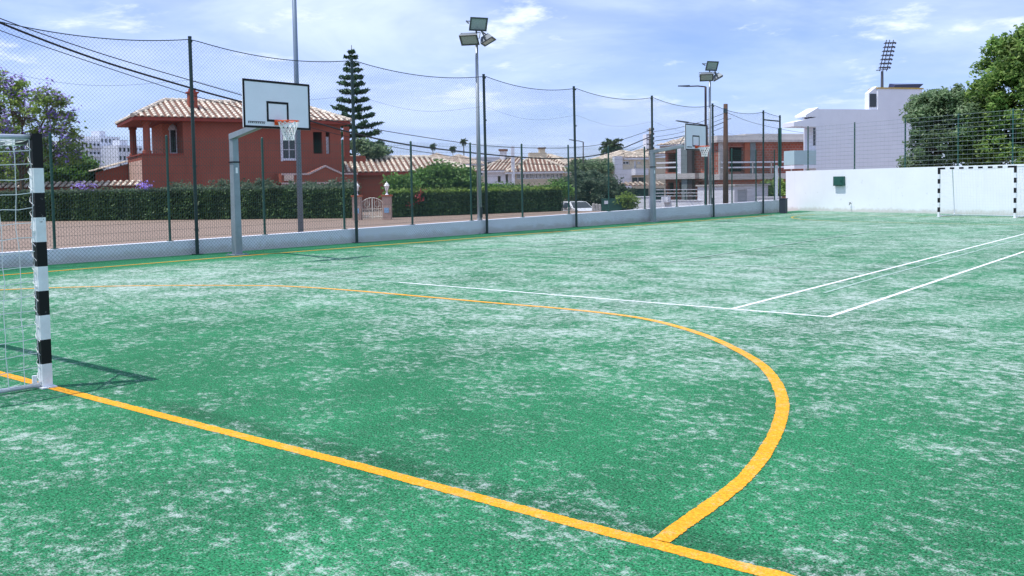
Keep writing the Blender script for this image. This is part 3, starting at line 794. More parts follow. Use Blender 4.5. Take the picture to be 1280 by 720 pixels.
def tile_plane(mb, a, b, c, d, sp=.40, r=.115, seg=.45, drop=0):
    """clay tile roof plane: eave a->b, ridge d->c; cover tiles in columns over a dark pan bed"""
    a, b, c, d = (np.array(x, float) for x in (a, b, c, d))
    L = np.linalg.norm(b-a); e = (b-a)/L; n = np.cross(e, d-a); n /= np.linalg.norm(n)
    if n[2] < 0: n = -n
    up = np.cross(n, e)
    if np.dot(up, d-a) < 0: up = -up
    H = np.dot(d-a, up); du = np.dot(d-a, e); cu = np.dot(c-a, e)
    mb.poly([a, b, c, d] if np.linalg.norm(c-d) > .05 else [a, b, c], 1)
    k = int(L/sp)
    for i in range(k+1):
        u = (i+.5)*L/(k+1); h = H
        if u < du: h = min(h, H*u/max(du, 1e-6))
        if u > cu: h = min(h, H*(L-u)/max(L-cu, 1e-6))
        v = -.06
        while v < h-.08:
            v1 = min(v+seg+.04, h); n0 = len(mb.v); N = 5
            for vv, rr, lf in ((v, r, .045), (v1, r*.86, .012)):
                for j in range(N+1):
                    an = math.pi*j/N; q = a+e*(u-rr*math.cos(an))+up*vv+n*(rr*.75*math.sin(an)+lf); mb.v.append(tuple(q))
            for j in range(N): mb.f.append((n0+j, n0+j+1, n0+N+2+j, n0+N+1+j)); mb.m.append(0)
            mb.f.append(tuple(n0+j for j in range(N+1))); mb.m.append(0)
            v += seg
def hip_roof(name, parent, fac, u0, u1, dep, z, rise, over=.5, mats=None, hipl=True, hipr=True, sp=.40, gable=None, hf=1., soffit=None):
    mb = MB(); p = fac.p; o = over
    A0, B0, C0, D0 = p(u0-o, o, z), p(u1+o, o, z), p(u1+o, -dep-o, z), p(u0-o, -dep-o, z); h = min((dep+2*o)/2, (u1-u0+2*o)*.48)
    r0 = p(u0-o+(h*hf if hipl else 0), -dep/2, z+rise); r1 = p(u1+o-(h*hf if hipr else 0), -dep/2, z+rise)
    gm = 2; tile_plane(mb, A0, B0, r1, r0, sp); tile_plane(mb, C0, D0, r0, r1, sp)
    if hipl: tile_plane(mb, D0, A0, r0, r0, sp)
    else: mb.poly([D0, A0, r0], gm)
    if hipr: tile_plane(mb, B0, C0, r1, r1, sp)
    else: mb.poly([B0, C0, r1], gm)
    # ridge and hip caps
    ln = [(r0, r1)]+([(A0, r0), (D0, r0)] if hipl else [])+([(B0, r1), (C0, r1)] if hipr else [])
    for q0, q1 in ln:
        q0, q1 = np.array(q0), np.array(q1); k = max(1, int(np.linalg.norm(q1-q0)/.42))
        for i in range(k):
            x, y = q0+(q1-q0)*i/k, q0+(q1-q0)*(i+1.1)/k; mb.tube([x+[0, 0, .07], y+[0, 0, .05]], [.14, .115], 8, 0)
    ro = mb.build(name, (mats or [cream_tile, tile_red])+[gable or (white_house_paint if soffit else red_wall)], parent)
    mb = MB(); fac.box(mb, u0-o+.03, u1+o-.03, z-.22, z-.012, -dep-o+.03, o-.03); mb.build('soffit', soffit or maroon_trim, ro)
    return ro

# ================================================================== red house
F1 = Fac(179, 57, 428, 63.5); hs = thing('red_house', 'two-storey red house with cream tiled hip roof behind the near basketball hoop', 'house', F1.p(F1.L/2))
z_e = F1.z(300, 149); u_l = F1.u(231); zfl = F1.z(200, 196)
uR = F1.L; DEP = 6.4
loggR = F1.rect(393, 165, 414, 192); win1 = F1.rect(354.5, 163, 372, 199)
mb = MB(); F1.shell(mb, u_l, uR, 0, z_e-.2, DEP, [loggR, win1], .3)
# lower storey of the balcony end and its inner walls
F1.box(mb, 0, u_l-.004, 0, zfl-.25, -DEP, -.002)
mb.build('wall', red_wall, hs)
mb = MB(); F1.box(mb, F1.u(205, -2.2), u_l-.004, zfl-.245, z_e-.2, -DEP, -2.2); mb.build('inner_wall', mat('terrace_lit_red', (.58, .19, .12), .85, 0, .2, var=.1), hs)  # lighter than the outer red: bounced light painted into the wall colour
mb = MB(); F1.box(mb, -.03, -.003, 1.0, zfl-.2, -DEP+.4, -.05); mb.build('side_panel', mat('panel_plaster', (.62, .42, .34), .85, 0, .2, var=.15, scale=2), hs)
mb = MB(); zp = F1.z(200, 193.5)
F1.box(mb, 0, u_l-.006, zfl-.245, zp, -.2, 0); F1.box(mb, 0, .2, zfl-.245, zp, -DEP, -.203); F1.box(mb, .0, u_l-1.2, zfl-.245, zp, -DEP, -DEP+.2)
mb.build('parapet', red_wall, hs)
mb = MB(); F1.box(mb, -.06, u_l-.01, zp+.003, zp+.09, -.26, .05); F1.box(mb, -.06, .26, zp+.003, zp+.09, -DEP-.05, -.263); mb.build('coping', maroon_trim, hs)
for (u, d) in ((.35, -.22), (.35, -DEP+.35)):
    mb = MB(); q = F1.p(u, d); mb.lathe(q, [(.27, zp+.09), (.27, zp+.25), (.22, zp+.3), (.21, z_e-.45), (.27, z_e-.4), (.27, z_e-.22)], 16); mb.build('column', red_wall, hs, smooth=False)
hip_roof('roof', hs, F1, 0, uR, DEP, z_e, 1.36, .55, hf=.68)
uc = F1.u(244, -1.6); mb = MB(); F1.box(mb, uc-.27, uc+.27, z_e+.2, F1.z(241, 117, -1.6), -1.9, -1.3)
ch = mb.build('chimney', red_wall, hs); zt = F1.z(241, 117, -1.6)
mb = MB(); F1.box(mb, uc-.36, uc+.36, zt+.002, zt+.1, -1.99, -1.21); F1.box(mb, uc-.2, uc+.2, zt+.1, zt+.3, -1.8, -1.4); mb.build('cap', maroon_trim, ch)
F1.window(*win1, hs, white_house_paint, d=-.12, bars=1, rows=3)
mb = MB(); e = .14; a, b, c, d = win1
F1.box(mb, a-e, a-.003, c-e, d+e, .003, .05); F1.box(mb, b+.003, b+e, c-e, d+e, .003, .05); F1.box(mb, a, b, d+.003, d+e, .003, .05); mb.build('surround', white_house_paint, hs)
# balcony window with raised shutters
bw = F1.rect(213.5, 160, 223, 192, -2.2); F1.window(bw[0], bw[1], max(bw[2], zfl), bw[3], hs, white_house_paint, d=-2.12, bars=0, rows=1, sill=False)
mb = MB(); sh = F1.rect(224, 166, 230, 192, -2.2); F1.box(mb, *sh, -2.19, -2.13); mb.build('shutter', white_house_paint, hs)
mb = MB(); sh = F1.rect(213, 158, 224, 163, -2.2); mb.lathe(F1.p((sh[0]+sh[1])/2, -2.19, sh[2]), [(.3, 0), (.3, .12), (.2, .3), (.02, .42)], 10); mb.build('arch_moulding', white_house_paint, hs)
# right loggia: dark room with two small columns
mb = MB(); um = (loggR[0]*.35+loggR[1]*.65); F1.box(mb, um-.13, um+.13, loggR[2], loggR[3], -.28, -.03); mb.build('column', red_wall, hs)
mb = MB(); F1.box(mb, um+.2, um+.42, loggR[2], loggR[3]-.3, -.33, -.305); mb.build('shutter', white_house_paint, hs)
# lean-to at the street corner and porch with pediment
q = F1.p; lu = -2.1; lz0, lz1 = F1.z(134, 215, -DEP), F1.z(158, 204, -DEP)
mb = MB(); mb.poly([q(lu, -DEP+.6, 0), q(-.04, -DEP+.6, 0), q(-.04, -DEP+.6, lz1-.05), q(lu, -DEP+.6, lz0-.05)]); mb.poly([q(lu, -DEP-2, 0), q(lu, -DEP+.6, 0), q(lu, -DEP+.6, lz0-.05), q(lu, -DEP-2, lz0-.05)])
mb.build('side_wall', red_wall, hs)
mb = MB(); tile_plane(mb, q(lu-.3, -DEP-2.4, lz0), q(lu-.3, -DEP+.9, lz0), q(-.05, -DEP+.9, lz1+.08), q(-.05, -DEP-2.4, lz1+.08)); mb.build('side_roof', [cream_tile, tile_red], hs)
mb = MB(); pd = 1.6; pu0, pu1, pz0, pz1 = F1.rect(352, 222, 447, 228, pd); ga = F1.u(407, pd); gz = F1.z(407, 207.5, pd); g0, g1 = F1.u(386, pd), F1.u(428, pd)
F1.box(mb, pu0, pu1, pz0, pz1+.28, .003, pd)
mb.poly([q(g0, pd, pz1+.28), q(g1, pd, pz1+.28), q(ga, pd, gz)]); mb.poly([q(g0, pd, pz1+.28), q(ga, pd, gz), q(ga, .01, gz), q(g0, .01, pz1+.28)]); mb.poly([q(g1, pd, pz1+.28), q(ga, pd, gz), q(ga, .01, gz), q(g1, .01, pz1+.28)])
po = mb.build('porch', red_wall, hs)
mb = MB(); F1.box(mb, pu0, pu1, pz0-.10, pz0+.02, pd+.002, pd+.07)
for x0, z0_, x1, z1_ in ((pu0, pz1+.24, g0, pz1+.24), (g0, pz1+.24, ga, gz), (ga, gz, g1, pz1+.24), (g1, pz1+.24, pu1, pz1+.24)): mb.bar(q(x0, pd+.04, z0_), q(x1, pd+.04, z1_), .08, .12)
mb.build('moulding', mat('trim_pink', (.55, .42, .40), .8, var=.08), po)
mb = MB(); sg = F1.rect(355, 219, 367, 226, pd); F1.box(mb, *sg, pd+.003, pd+.12); mb.build('porch_panel', mat('panel_cream', (.7, .55, .45), .8, var=.06), po)  # small cream block on the porch front
for px in (362, 440):
    mb = MB(); u = F1.u(px, pd-.3); F1.box(mb, u-.16, u+.16, 0, pz0-.1, pd-.5, pd-.18); mb.build('porch_post', red_wall, hs)

# low annex with long tiled roof
F2 = Fac(424, 66.5, 590, 69.5); ax = thing('annex_house', 'long single-storey red annex with cream tiled roof behind the garden gate', 'house', F2.p(F2.L/2))
ze2 = F2.z(500, 215)
h2 = [F2.rect(498, 222, 507, 236), F2.rect(528, 221, 536, 236)]
mb = MB(); F2.shell(mb, 0, F2.L, 0, ze2-.2, 5.5, h2, .25); mb.build('wall', red_wall, ax)
hip_roof('roof', ax, F2, -.6, F2.L, 5.5, ze2, 1.15, .5, hipl=False)
for h_ in h2: F2.window(*h_, ax, white_house_paint, bars=1)
mb = MB(); F2.box(mb, F2.u(418), F2.u(462), ze2+.2, F2.z(440, 194), -2.2, -1.6); mb.build('parapet', red_wall, ax)
mb = MB(); F2.box(mb, F2.u(432, -2), F2.u(439, -2), 2, F2.z(436, 158, -2), -2.6, -2.25); mb.build('chimney', red_wall, ax)

# ================================================================== garden: hedges, gate, pillars
def hedge(label, px0, d0, px1, d1, h, n, wild=0, wildmat=None, flowers=None, group=None):
    f = Fac(px0, d0, px1, d1); t = thing('hedge', label, 'hedge', f.p(f.L/2), group)
    mb = MB(); L = f.L; k = 24
    for i in range(k):
        f.box(mb, L*i/k+.001, L*(i+1)/k-.001, 0, h-.12+rnd.uniform(-.04, .03), -.95, -.12+rnd.uniform(-.05, .02))
    mb.build('branches', mat('hedge_core', (.02, .034, .016), .95, 0, .1, var=.3, scale=5), t)
    u = rng.uniform(0, L, n); top = rng.uniform(0, 1, n) < .30
    bulge = .07*np.sin(u*2.1)+.05*np.sin(u*5.3+1)
    z = np.where(top, h-.08+.07*np.sin(u*1.3)+rng.normal(0, .05, n), rng.uniform(.03, h, n)); d = np.where(top, rng.uniform(-1, .02, n), -.06+bulge+rng.normal(0, .06, n))
    P = f.o[None, :]+f.d[None, :]*u[:, None]+f.n[None, :]*d[:, None]
    leaf_mesh('foliage', np.column_stack([P, z]), .085, leaf_hedge, t, up=.2)
    # loose shoots over the clipped top
    n2 = n//6; u = rng.uniform(0, L, n2); z = h+np.abs(rng.normal(0, .10, n2)); d = rng.uniform(-.9, .0, n2)
    P = f.o[None, :]+f.d[None, :]*u[:, None]+f.n[None, :]*d[:, None]
    leaf_mesh('shoots', np.column_stack([P, z]), .11, leaf_olive if wild == 0 else leaf_lime, t)
    if flowers:
        cs = []
        for px, py in flowers: cs.append(f.p(f.u(px), rnd.uniform(-.2, .1), f.z(px, py)))
        leaf_mesh('blossom', cluster_leaves(np.array(cs), 26, .16), .09, petal_purple if wild == 0 else petal_pink, t)
    return f
hf = hedge('dark clipped hedge in front of the red house', -60, 54.5, 440.5, 49.5, 1.60, 36000, flowers=[(97, 232), (103, 233), (110, 231), (176, 232), (183, 231), (180, 234)])
hf2 = hedge('dark clipped hedge running right of the garden gate', 489, 49.5, 703, 57, 1.30, 19000, wild=1, flowers=[(525, 240), (519, 246), (524, 250), (510, 257)])
# wild green mass above the right hedge
def bush(label, blobs, k, per, sig, size, m, group=None, name='bush'):
    b0 = np.array(blobs[0][0], float); t = thing(name, label, 'bush', (b0[0], b0[1], 0), group)
    cc = np.vstack([blob_clusters(c, r, int(k*w), .35) for c, r, w in blobs])
    mb = MB()
    for c, r, w in blobs:
        for i in range(5):
            e = cc[rnd.randrange(len(cc))] if False else np.array(c)+np.array([rnd.uniform(-.6, .6)*r[0], rnd.uniform(-.6, .6)*r[1], rnd.uniform(-.2, .5)*r[2]])
            mb.tube([(c[0]+rnd.uniform(-.2, .2), c[1]+rnd.uniform(-.2, .2), zg(c[0], c[1])-.05), (np.array(c)*[1, 1, .5]+e*[0, 0, .3]), e], [.05, .035, .012], 5)
    mb.build('stems', bark, t)
    leaf_mesh('foliage', cluster_leaves(cc, per, sig), size, m, t); return t
def at3(px, py, d): return tuple(A(px, py, d))
bush('rounded fresh green bush rising behind the hedge before the annex roof', [(at3(553, 226, 55), (2.3, 1.3, .95), 1), (at3(520, 232, 54.5), (1.6, 1, .7), .5), (at3(578, 229, 55.5), (1.2, 1, .8), .4)], 150, 42, .2, .13, leaf_fresh)
bush('low bright green shrubs spilling over the right hedge', [(at3(625, 240, 57), (2.0, 1, .38), 1), (at3(660, 241, 58), (1.6, 1, .34), .8), (at3(694, 238, 59), (1.0, 1, .5), .8), (at3(600, 240, 56.5), (1, .8, .4), .5)], 90, 36, .2, .13, leaf_fresh)
bush('pale green shrub behind the hedge left of the gate', [(at3(498, 233, 52), (1.2, .8, .6), 1)], 60, 30, .2, .12, leaf_fresh)
bush('small grey green shrub by the porch of the red house', [(at3(420, 236, 54), (1.6, .8, .45), 1), (at3(380, 236, 54.5), (1.5, .7, .4), .8)], 50, 26, .18, .11, leaf_olive)
bush('low flowering shrubs along the hedge beside the red house wall', [(at3(280, 236, 55), (2.2, .7, .4), 1), (at3(230, 236, 55), (1.6, .7, .35), .8), (at3(320, 234, 55), (1.6, .7, .45), .9)], 50, 24, .18, .11, leaf_olive)

def make_pillar(loc):
    t = thing('gate_pillar', '', 'pillar', loc); m = MB(); x, y = loc[0], loc[1]
    fq = Fac(440, 46.5, 489, 46.5)
    c = np.array([x, y]); ex, ey = fq.d, fq.n
    def bx(mb, a, z0, z1):
        P = [c-ex*a-ey*a, c+ex*a-ey*a, c+ex*a+ey*a, c-ex*a+ey*a]; mb.hexa([(*q_, z0) for q_ in P]+[(*q_, z1) for q_ in P])
    bx(m, .22, 0, 1.18); m.build('shaft', pillar_stone, t)
    m = MB(); bx(m, .27, 1.183, 1.26); m.build('cap', terracotta, t)
    m = MB(); m.lathe((x, y, 1.262), [(.10, 0), (.05, .05), (.04, .18), (.08, .22)], 10); ba = m.build('lamp_base', white_house_paint, t)
    m = MB(); m.lathe((x, y, 1.485), [(.07, 0), (.13, .22), (.15, .23), (.08, .34), (.02, .40), (.02, .45), (.001, .46)], 8); m.build('lantern', mat('lantern_white', (.85, .85, .82), .3, var=.03), ba)
    m = MB(); q0 = c+ey*.225
    m.hexa([(*(q0-ex*.12), .35), (*(q0+ex*.12), .35), (*(q0+ex*.12+ey*.012), .35), (*(q0-ex*.12+ey*.012), .35), (*(q0-ex*.12), .6), (*(q0+ex*.12), .6), (*(q0+ex*.12+ey*.012), .6), (*(q0-ex*.12+ey*.012), .6)]); m.build('plaque', mat('plaque_blue', (.25, .42, .62), .5, var=.2, scale=9), t)
    return t
p = A(446, 240, 46.5); gp1 = make_pillar((p[0], p[1], 0)); gp1['label'] = 'stone gate pillar with white lantern left of the white gate'; gp1['group'] = 'gate pillars'
p = A(483.5, 240, 46.5); gp2 = copy_tree(gp1); gp2.location = (p[0], p[1], 0); gp2['label'] = 'stone gate pillar with white lantern right of the white gate'
fg = Fac(451.5, 46.4, 478, 46.4); gt = thing('garden_gate', 'white wrought-iron double gate between two stone pillars', 'gate', fg.p(fg.L/2))
cream_iron = mat('cream_iron', (.66, .64, .56), .5, var=.08)
for k in (0, 1):
    m = MB(); a, b = (0.03, fg.L/2-.02) if k == 0 else (fg.L/2+.02, fg.L-.03)
    for i in range(6):
        u = a+(b-a)*i/5; arch = 1.12-.22*abs((u-fg.L/2)/(fg.L/2))**2; m.tube([fg.p(u, 0, .05), fg.p(u, 0, arch)], .018 if i in (0, 5) else .011, 5)
    m.tube([fg.p(a, 0, .15), fg.p(b, 0, .15)], .016, 5); m.tube([fg.p(a, 0, .55), fg.p(b, 0, .55)], .014, 5)
    m.tube([fg.p(a+(b-a)*i/8, 0, 1.12-.22*abs((a+(b-a)*i/8-fg.L/2)/(fg.L/2))**2) for i in range(9)], .018, 5)
    for cz in (.35, .8):
        cu = (a+b)/2; m.tube([fg.p(cu+.13*math.cos(2*math.pi*i/14), .0, cz+.16*math.sin(2*math.pi*i/14)) for i in range(15)], .01, 4)
    m.build('gate_leaf', cream_iron, gt)
# garden wall with tiled coping left of the house
fgw = Fac(-30, 57.5, 176, 57); gw = thing('garden_wall', 'low red garden wall with tiled coping behind the hedge', 'wall', fgw.p(fgw.L/2))
zz = fgw.z(100, 233); m = MB(); fgw.box(m, 0, fgw.L, 0, zz, -.25, 0); m.build('wall', red_wall, gw)
m = MB(); tile_plane(m, fgw.p(0, .25, zz-.02), fgw.p(fgw.L, .25, zz-.02), fgw.p(fgw.L, -.3, zz+.28), fgw.p(0, -.3, zz+.28)); m.build('coping', [cream_tile, tile_red], gw)

# ================================================================== trees on the left
jb = A(28, 240, 57)
make_tree('jacaranda_tree', 'loose tree with purple blossom at the left edge behind the goal', 'tree', (jb[0], jb[1], 0), 3.2,
    [(at3(28, 150, 57), (2.2, 2, 1.9), 1), (at3(60, 140, 56), (1.5, 1.3, 1.5), .7), (at3(-10, 140, 58), (2, 2, 2.2), .8), (at3(75, 180, 56.5), (1.5, 1.5, 1.2), .7), (at3(15, 195, 57), (2.6, 2, 1.3), .9), (at3(92, 192, 56), (.8, .8, .6), .2), (at3(10, 112, 57), (1.3, 1.2, 1.0), .4)],
    44, 40, .24, .15, leaf_lime, extra=('blossom', petal_purple, .5, 30, .13, .20), tr=.17, nl=9)
b_ = A(100, 240, 62); make_tree('round_tree', 'small round green tree between the purple tree and the red house', 'tree', (b_[0], b_[1], 0), 1.8,
    [(at3(95, 215, 62), (1.6, 1.4, 1.2), 1), (at3(70, 220, 62), (1.3, 1.2, 1.0), .7), (at3(112, 222, 62), (1.0, 1, .8), .5)], 130, 34, .22, .15, leaf_fresh, tr=.12)
b_ = A(20, 240, 64); make_tree('shade_tree', 'dense dark green tree low behind the purple blossom', 'tree', (b_[0], b_[1], 0), 1.8,
    [(at3(30, 220, 63), (3.0, 1.8, 1.4), 1), (at3(-20, 210, 65), (2.4, 2, 1.9), 1)], 150, 34, .25, .16, leaf_tree, tr=.14)

# Norfolk Island pine
pb = A(444, 240, 74); H0 = CAMP[2]+(236-58)*74/FPX
npine = thing('norfolk_pine', 'tall tiered conifer rising behind the right end of the red house', 'tree', (pb[0], pb[1], 0))
m = MB(); m.tube([(pb[0], pb[1], -.1), (pb[0], pb[1], H0*.5), (pb[0], pb[1], H0)], [.26, .15, .02], 9); pts = []
zz = 3.2; layer = 0
while zz < H0-.25:
    f = 1-(zz-3.2)/(H0-3.2); Rl = .12+2.75*f**.85*rnd.uniform(.85, 1.1)*rnd.uniform(.9, 1.08); nb = 7 if f > .25 else 5; a0 = rnd.uniform(0, 6.28)
    for i in range(nb):
        a = a0+2*math.pi*i/nb+rnd.uniform(-.12, .12); rl = Rl*rnd.uniform(.82, 1.05); path = []
        for k in range(7):
            t = k/6; path.append((pb[0]+rl*t*math.cos(a), pb[1]+rl*t*math.sin(a), zz+rl*(-.05*t+.20*t*t)))
        m.tube(path, [.035*(1-.8*k/6)+.006 for k in range(7)], 5)
        for s in np.arange(.22, 1.02, .06/max(rl, .3)*1.1):
            x = np.array([pb[0]+rl*s*math.cos(a), pb[1]+rl*s*math.sin(a), zz+rl*(-.05*s+.20*s*s)])
            wdt = .28*(1-.45*s)*min(1, rl)
            for _ in range(6): pts.append(x+np.array([rnd.uniform(-wdt, wdt), rnd.uniform(-wdt, wdt), rnd.uniform(-.06, .12)]))
    zz += (.92-.48*(1-f))*rnd.uniform(.85,1.15)*rnd.uniform(.92, 1.08)
m.build('trunk', bark, npine)
leaf_mesh('needles', np.array(pts), .14, leaf_pine, npine, up=.1, aspect=2.6)
b_ = A(470, 240, 70); make_tree('garden_tree', 'dark spreading tree low behind the annex roof beside the tall conifer', 'tree', (b_[0], b_[1], 0), 2.6,
    [(at3(468, 189, 70), (1.0, 1, .45), 1), (at3(455, 183, 70), (.8, .8, .5), .6)], 60, 30, .2, .16, leaf_dark, tr=.13)

# middle-distance tree and bushes
b_ = A(735, 250, 72); make_tree('olive_tree', 'broad grey-green tree over the parked white car', 'tree', (b_[0], b_[1], 0), 1.6,
    [(at3(735, 237, 72), (2.4, 2, 1.25), 1), (at3(712, 242, 71), (1.5, 1.4, 1.0), .7), (at3(765, 242, 72), (1.7, 1.5, .95), .7), (at3(738, 226, 73), (1.5, 1.4, .8), .6)], 60, 80, .22, .16, leaf_olive, tr=.16)
b_ = A(760, 240, 96); make_tree('shade_tree', 'dark green tree in front of the small palm', 'tree', (b_[0], b_[1], 0), 2.4,
    [(at3(746, 210, 96), (1.7, 1.6, .8), 1), (at3(727, 207, 98), (1.6, 1.5, .65), .7)], 50, 55, .26, .17, leaf_dark, tr=.18)

# palms
def make_palm(base, h, r, label, group, nf=30, lf=.16):
    t = thing('palm_tree', label, 'palm', base, group); x, y = base[0], base[1]
    m = MB(); m.tube([(x, y, -1.3), (x+.05, y, h*.5), (x, y, h)], [r*.13, r*.085, r*.095], 8)
    m.build('trunk', bark, t)
    m = MB(); pts = []
    for i in range(nf):
        a = 2.4*i; el = R_(82-135*i/nf); L = r*rnd.uniform(.85, 1.1); path = []
        px, pz = 0., 0.; e = el
        for k in range(8):
            path.append((x+px*math.cos(a), y+px*math.sin(a), h+pz)); px += L/7*math.cos(e); pz += L/7*math.sin(e); e -= R_(11)
        m.tube(path, [.03*r/1.5*(1-.1*k) for k in range(8)], 4)
        for k in range(7):
            for s in np.linspace(0, 1, 6):
                q = np.array(path[k])*(1-s)+np.array(path[k+1])*s
                w = .20*r*math.sin(math.pi*min(1, (k+s+.6)/8))
                for sd in (-1, 1): pts.append(q+np.array([-math.sin(a)*sd*w*.5, math.cos(a)*sd*w*.5, -.05*r]))
    m.build('frond', leaf_palm, t)
    leaf_mesh('leaflets', np.array(pts), lf, leaf_palm, t, up=.1, aspect=3.6)
    return t
p = A(765, 240, 120); make_palm((p[0], p[1], 0), CAMP[2]+(230-184)*120/FPX, 1.85, 'bushy palm standing before the white house with the terrace', 'palm trees on the skyline')
for px, py, d, r, lb in ((541, 183, 210, .95, 'leftmost small palm on the far skyline above the annex roof'), (566, 186, 210, .85, 'shortest small palm on the far skyline between two taller ones'), (579.5, 177, 210, .95, 'tallest small palm on the far skyline left of the floodlight')):
    p = A(px, py, d); make_palm((p[0], p[1], 0), p[2], r, lb, 'palm trees on the skyline', 13, .14)

def wd(px, py, off, k=0.): q = wallp(wall_s(px), -off); dd = float(np.dot(np.array([q[0], q[1], 2.])-CAMP, _F)); return at3(px, py, dd+k)
# big trees behind the far wall
b_ = wallp(wall_s(1290), -5.4); D_ = float(np.dot(b_[:3]-CAMP, _F))
make_tree('broadleaf_tree', 'big fresh green tree filling the right edge above the white wall', 'tree', (b_[0], b_[1], 0), 2.6,
    [(wd(1275, 110, 5.4), (2.0, 2, 1.7), 1), (wd(1262, 75, 5.4), (1.2, 1.3, 1.1), .55), (wd(1300, 70, 5.4), (1.6, 1.6, 1.5), .8), (wd(1236, 128, 5.4), (1.05, 1.2, 1.0), .5), (wd(1250, 165, 5.4), (1.7, 1.6, 1.3), .9), (wd(1300, 150, 5.4), (2.2, 2, 2.2), 1), (wd(1222, 185, 5.4), (1.1, 1.2, .9), .5), (wd(1282, 195, 5.4), (2, 1.8, .9), .8), (wd(1275, 52, 5.4), (.7, .7, .6), .2)],
    80, 85, .19, .12, leaf_tree, tr=.2, nl=12, lo=.5)
b_ = wallp(wall_s(1175), -3.9); D2 = float(np.dot(b_[:3]-CAMP, _F))
make_tree('broadleaf_tree', 'darker grey-green bushy tree between the big tree and the white villa', 'tree', (b_[0], b_[1], 0), 1.6,
    [(wd(1170, 150, 3.9), (1.35, 1.3, 1.2), 1), (wd(1192, 130, 3.9), (1.0, 1, .8), .55), (wd(1160, 127, 3.9), (.7, .8, .55), .3), (wd(1172, 185, 3.9), (1.4, 1.3, 1.1), .9), (wd(1210, 160, 3.9), (1.2, 1.2, 1.3), .8), (wd(1150, 135, 3.9), (.55, .6, .6), .2), (wd(1146, 205, 3.9), (.8, .8, .35), .2)],
    95, 62, .16, .105, leaf_dark, tr=.15, nl=10, lo=.5)

# ================================================================== white villa behind the far wall
F3 = Fac(1020, 54, 1175, 56.2); vl = thing('white_villa', 'modern white villa with roof terrace and stair tower behind the high wall', 'house', F3.p(F3.L/2))
mb = MB(); zr = F3.z(1050, 136.5); F3.shell(mb, 0, F3.L, 0, zr, 1.3, (), .2); mb.build('wall', white_house_paint, vl)
tu0, tu1 = F3.u(1097), F3.u(1152); zt = F3.z(1125, 111)
ow = F3.rect(1087, 118, 1096.5, 133)
mb = MB(); F3.shell(mb, tu0, tu1, zr+.003, zt, .8, (), .2); tw = mb.build('stair_tower', white_house_paint, vl)
mb = MB(); F3.box(mb, tu0-.05, tu1+.06, zt+.003, zt+.07, -.85, .05); mb.build('trim', ochre, tw)
mb = MB(); wz0, wz1 = F3.z(1092, 133.5), F3.z(1092, 117)
pp = F3.p; a_, b_2 = tu0-.55, tu0-.004
mb.poly([pp(a_, -.1, zr+.003), pp(b_2, -.1, zr+.003), pp(b_2, -.1, wz1+.45), pp(a_, -.1, wz1+.05)]); mb.poly([pp(a_, -.1, zr+.003), pp(a_, -.5, zr+.003), pp(a_, -.5, wz1+.05), pp(a_, -.1, wz1+.05)]); mb.poly([pp(a_, -.1, wz1+.05), pp(b_2, -.1, wz1+.45), pp(b_2, -.5, wz1+.45), pp(a_, -.5, wz1+.05)])
bay = mb.build('stair_bay', white_house_paint, vl)
mb = MB(); F3.box(mb, a_+.05, b_2-.06, max(wz0, zr+.1), wz1, -.098, -.07); mb.build('pane', dark_pane, bay)
mb = MB(); s0, s1 = F3.u(1100, -1.5), F3.u(1138, -1.5)
mb.hexa([pp(s0, -.8, zt+.08), pp(s1-.45, -.8, zt+.08), pp(s1-.35, -.35, zt+.08), pp(s0, -.35, zt+.08), pp(s0+.1, -.8, zt+.40), pp(s1, -.8, zt+.42), pp(s1, -.35, zt+.36), pp(s0+.2, -.35, zt+.28)]); mb.build('solar_panel', solar, vl, bevel=.01)
# two-stepped overhanging eaves and balcony at the left corner
e0 = F3.u(1007.5, .02); mb = MB(); z0, z1 = F3.z(1010, 146, .02), F3.z(1020, 134, .02)
mb.poly([pp(e0, .012, z0), pp(.15, .012, z0), pp(.15, .012, z1), pp(e0, .012, z0+.12)]); mb.poly([pp(e0, .012, z0), pp(e0, -1.2, z0), pp(e0, -1.2, z0+.12), pp(e0, .012, z0+.12)]); mb.poly([pp(e0, .012, z0+.12), pp(.15, .012, z1), pp(.15, -1.2, z1), pp(e0, -1.2, z0+.12)]); mb.poly([pp(e0, .012, z0), pp(.15, .012, z0), pp(.15, -1.2, z0), pp(e0, -1.2, z0)]); mb.quad(pp(.15, .012, z0), pp(.15, .002, z0), pp(.15, .002, z1), pp(.15, .012, z1))
mb.build('roof', white_house_paint, vl)
e1 = F3.u(992.5, .03); mb = MB(); z0, z1 = F3.z(1000, 158, .03), F3.z(1015, 146.5, .03)
mb.hexa([pp(e1, -1.2, z0), pp(-.003, -1.2, z0-.02), pp(-.003, .024, z0-.02), pp(e1, .024, z0), pp(e1, -1.2, z0+.25), pp(-.003, -1.2, z1), pp(-.003, .024, z1), pp(e1, .024, z0+.25)]); mb.build('canopy', white_house_paint, vl)
mb = MB(); F3.box(mb, F3.u(993, .03), -.003, F3.z(1003, 206.5, .03)-.2, F3.z(1003, 206.5, .03), -1.1, .02); bl = mb.build('balcony', white_house_paint, vl)
mb = MB(); F3.box(mb, F3.u(993, .03), -.01, F3.z(1003, 206, .03), F3.z(1003, 188, .03), .0, .022); F3.box(mb, F3.u(993, .03), F3.u(993, .03)+.02, F3.z(1003, 206, .03), F3.z(1003, 188, .03), -1.1, -.003); mb.build('glass_rail', clear_rail, bl)
mb = MB(); F3.box(mb, F3.u(1016.5, .02), F3.u(1018.8, .02), F3.z(1017, 182), F3.z(1017, 160), .004, .06); mb.build('window', dark_pane, vl)

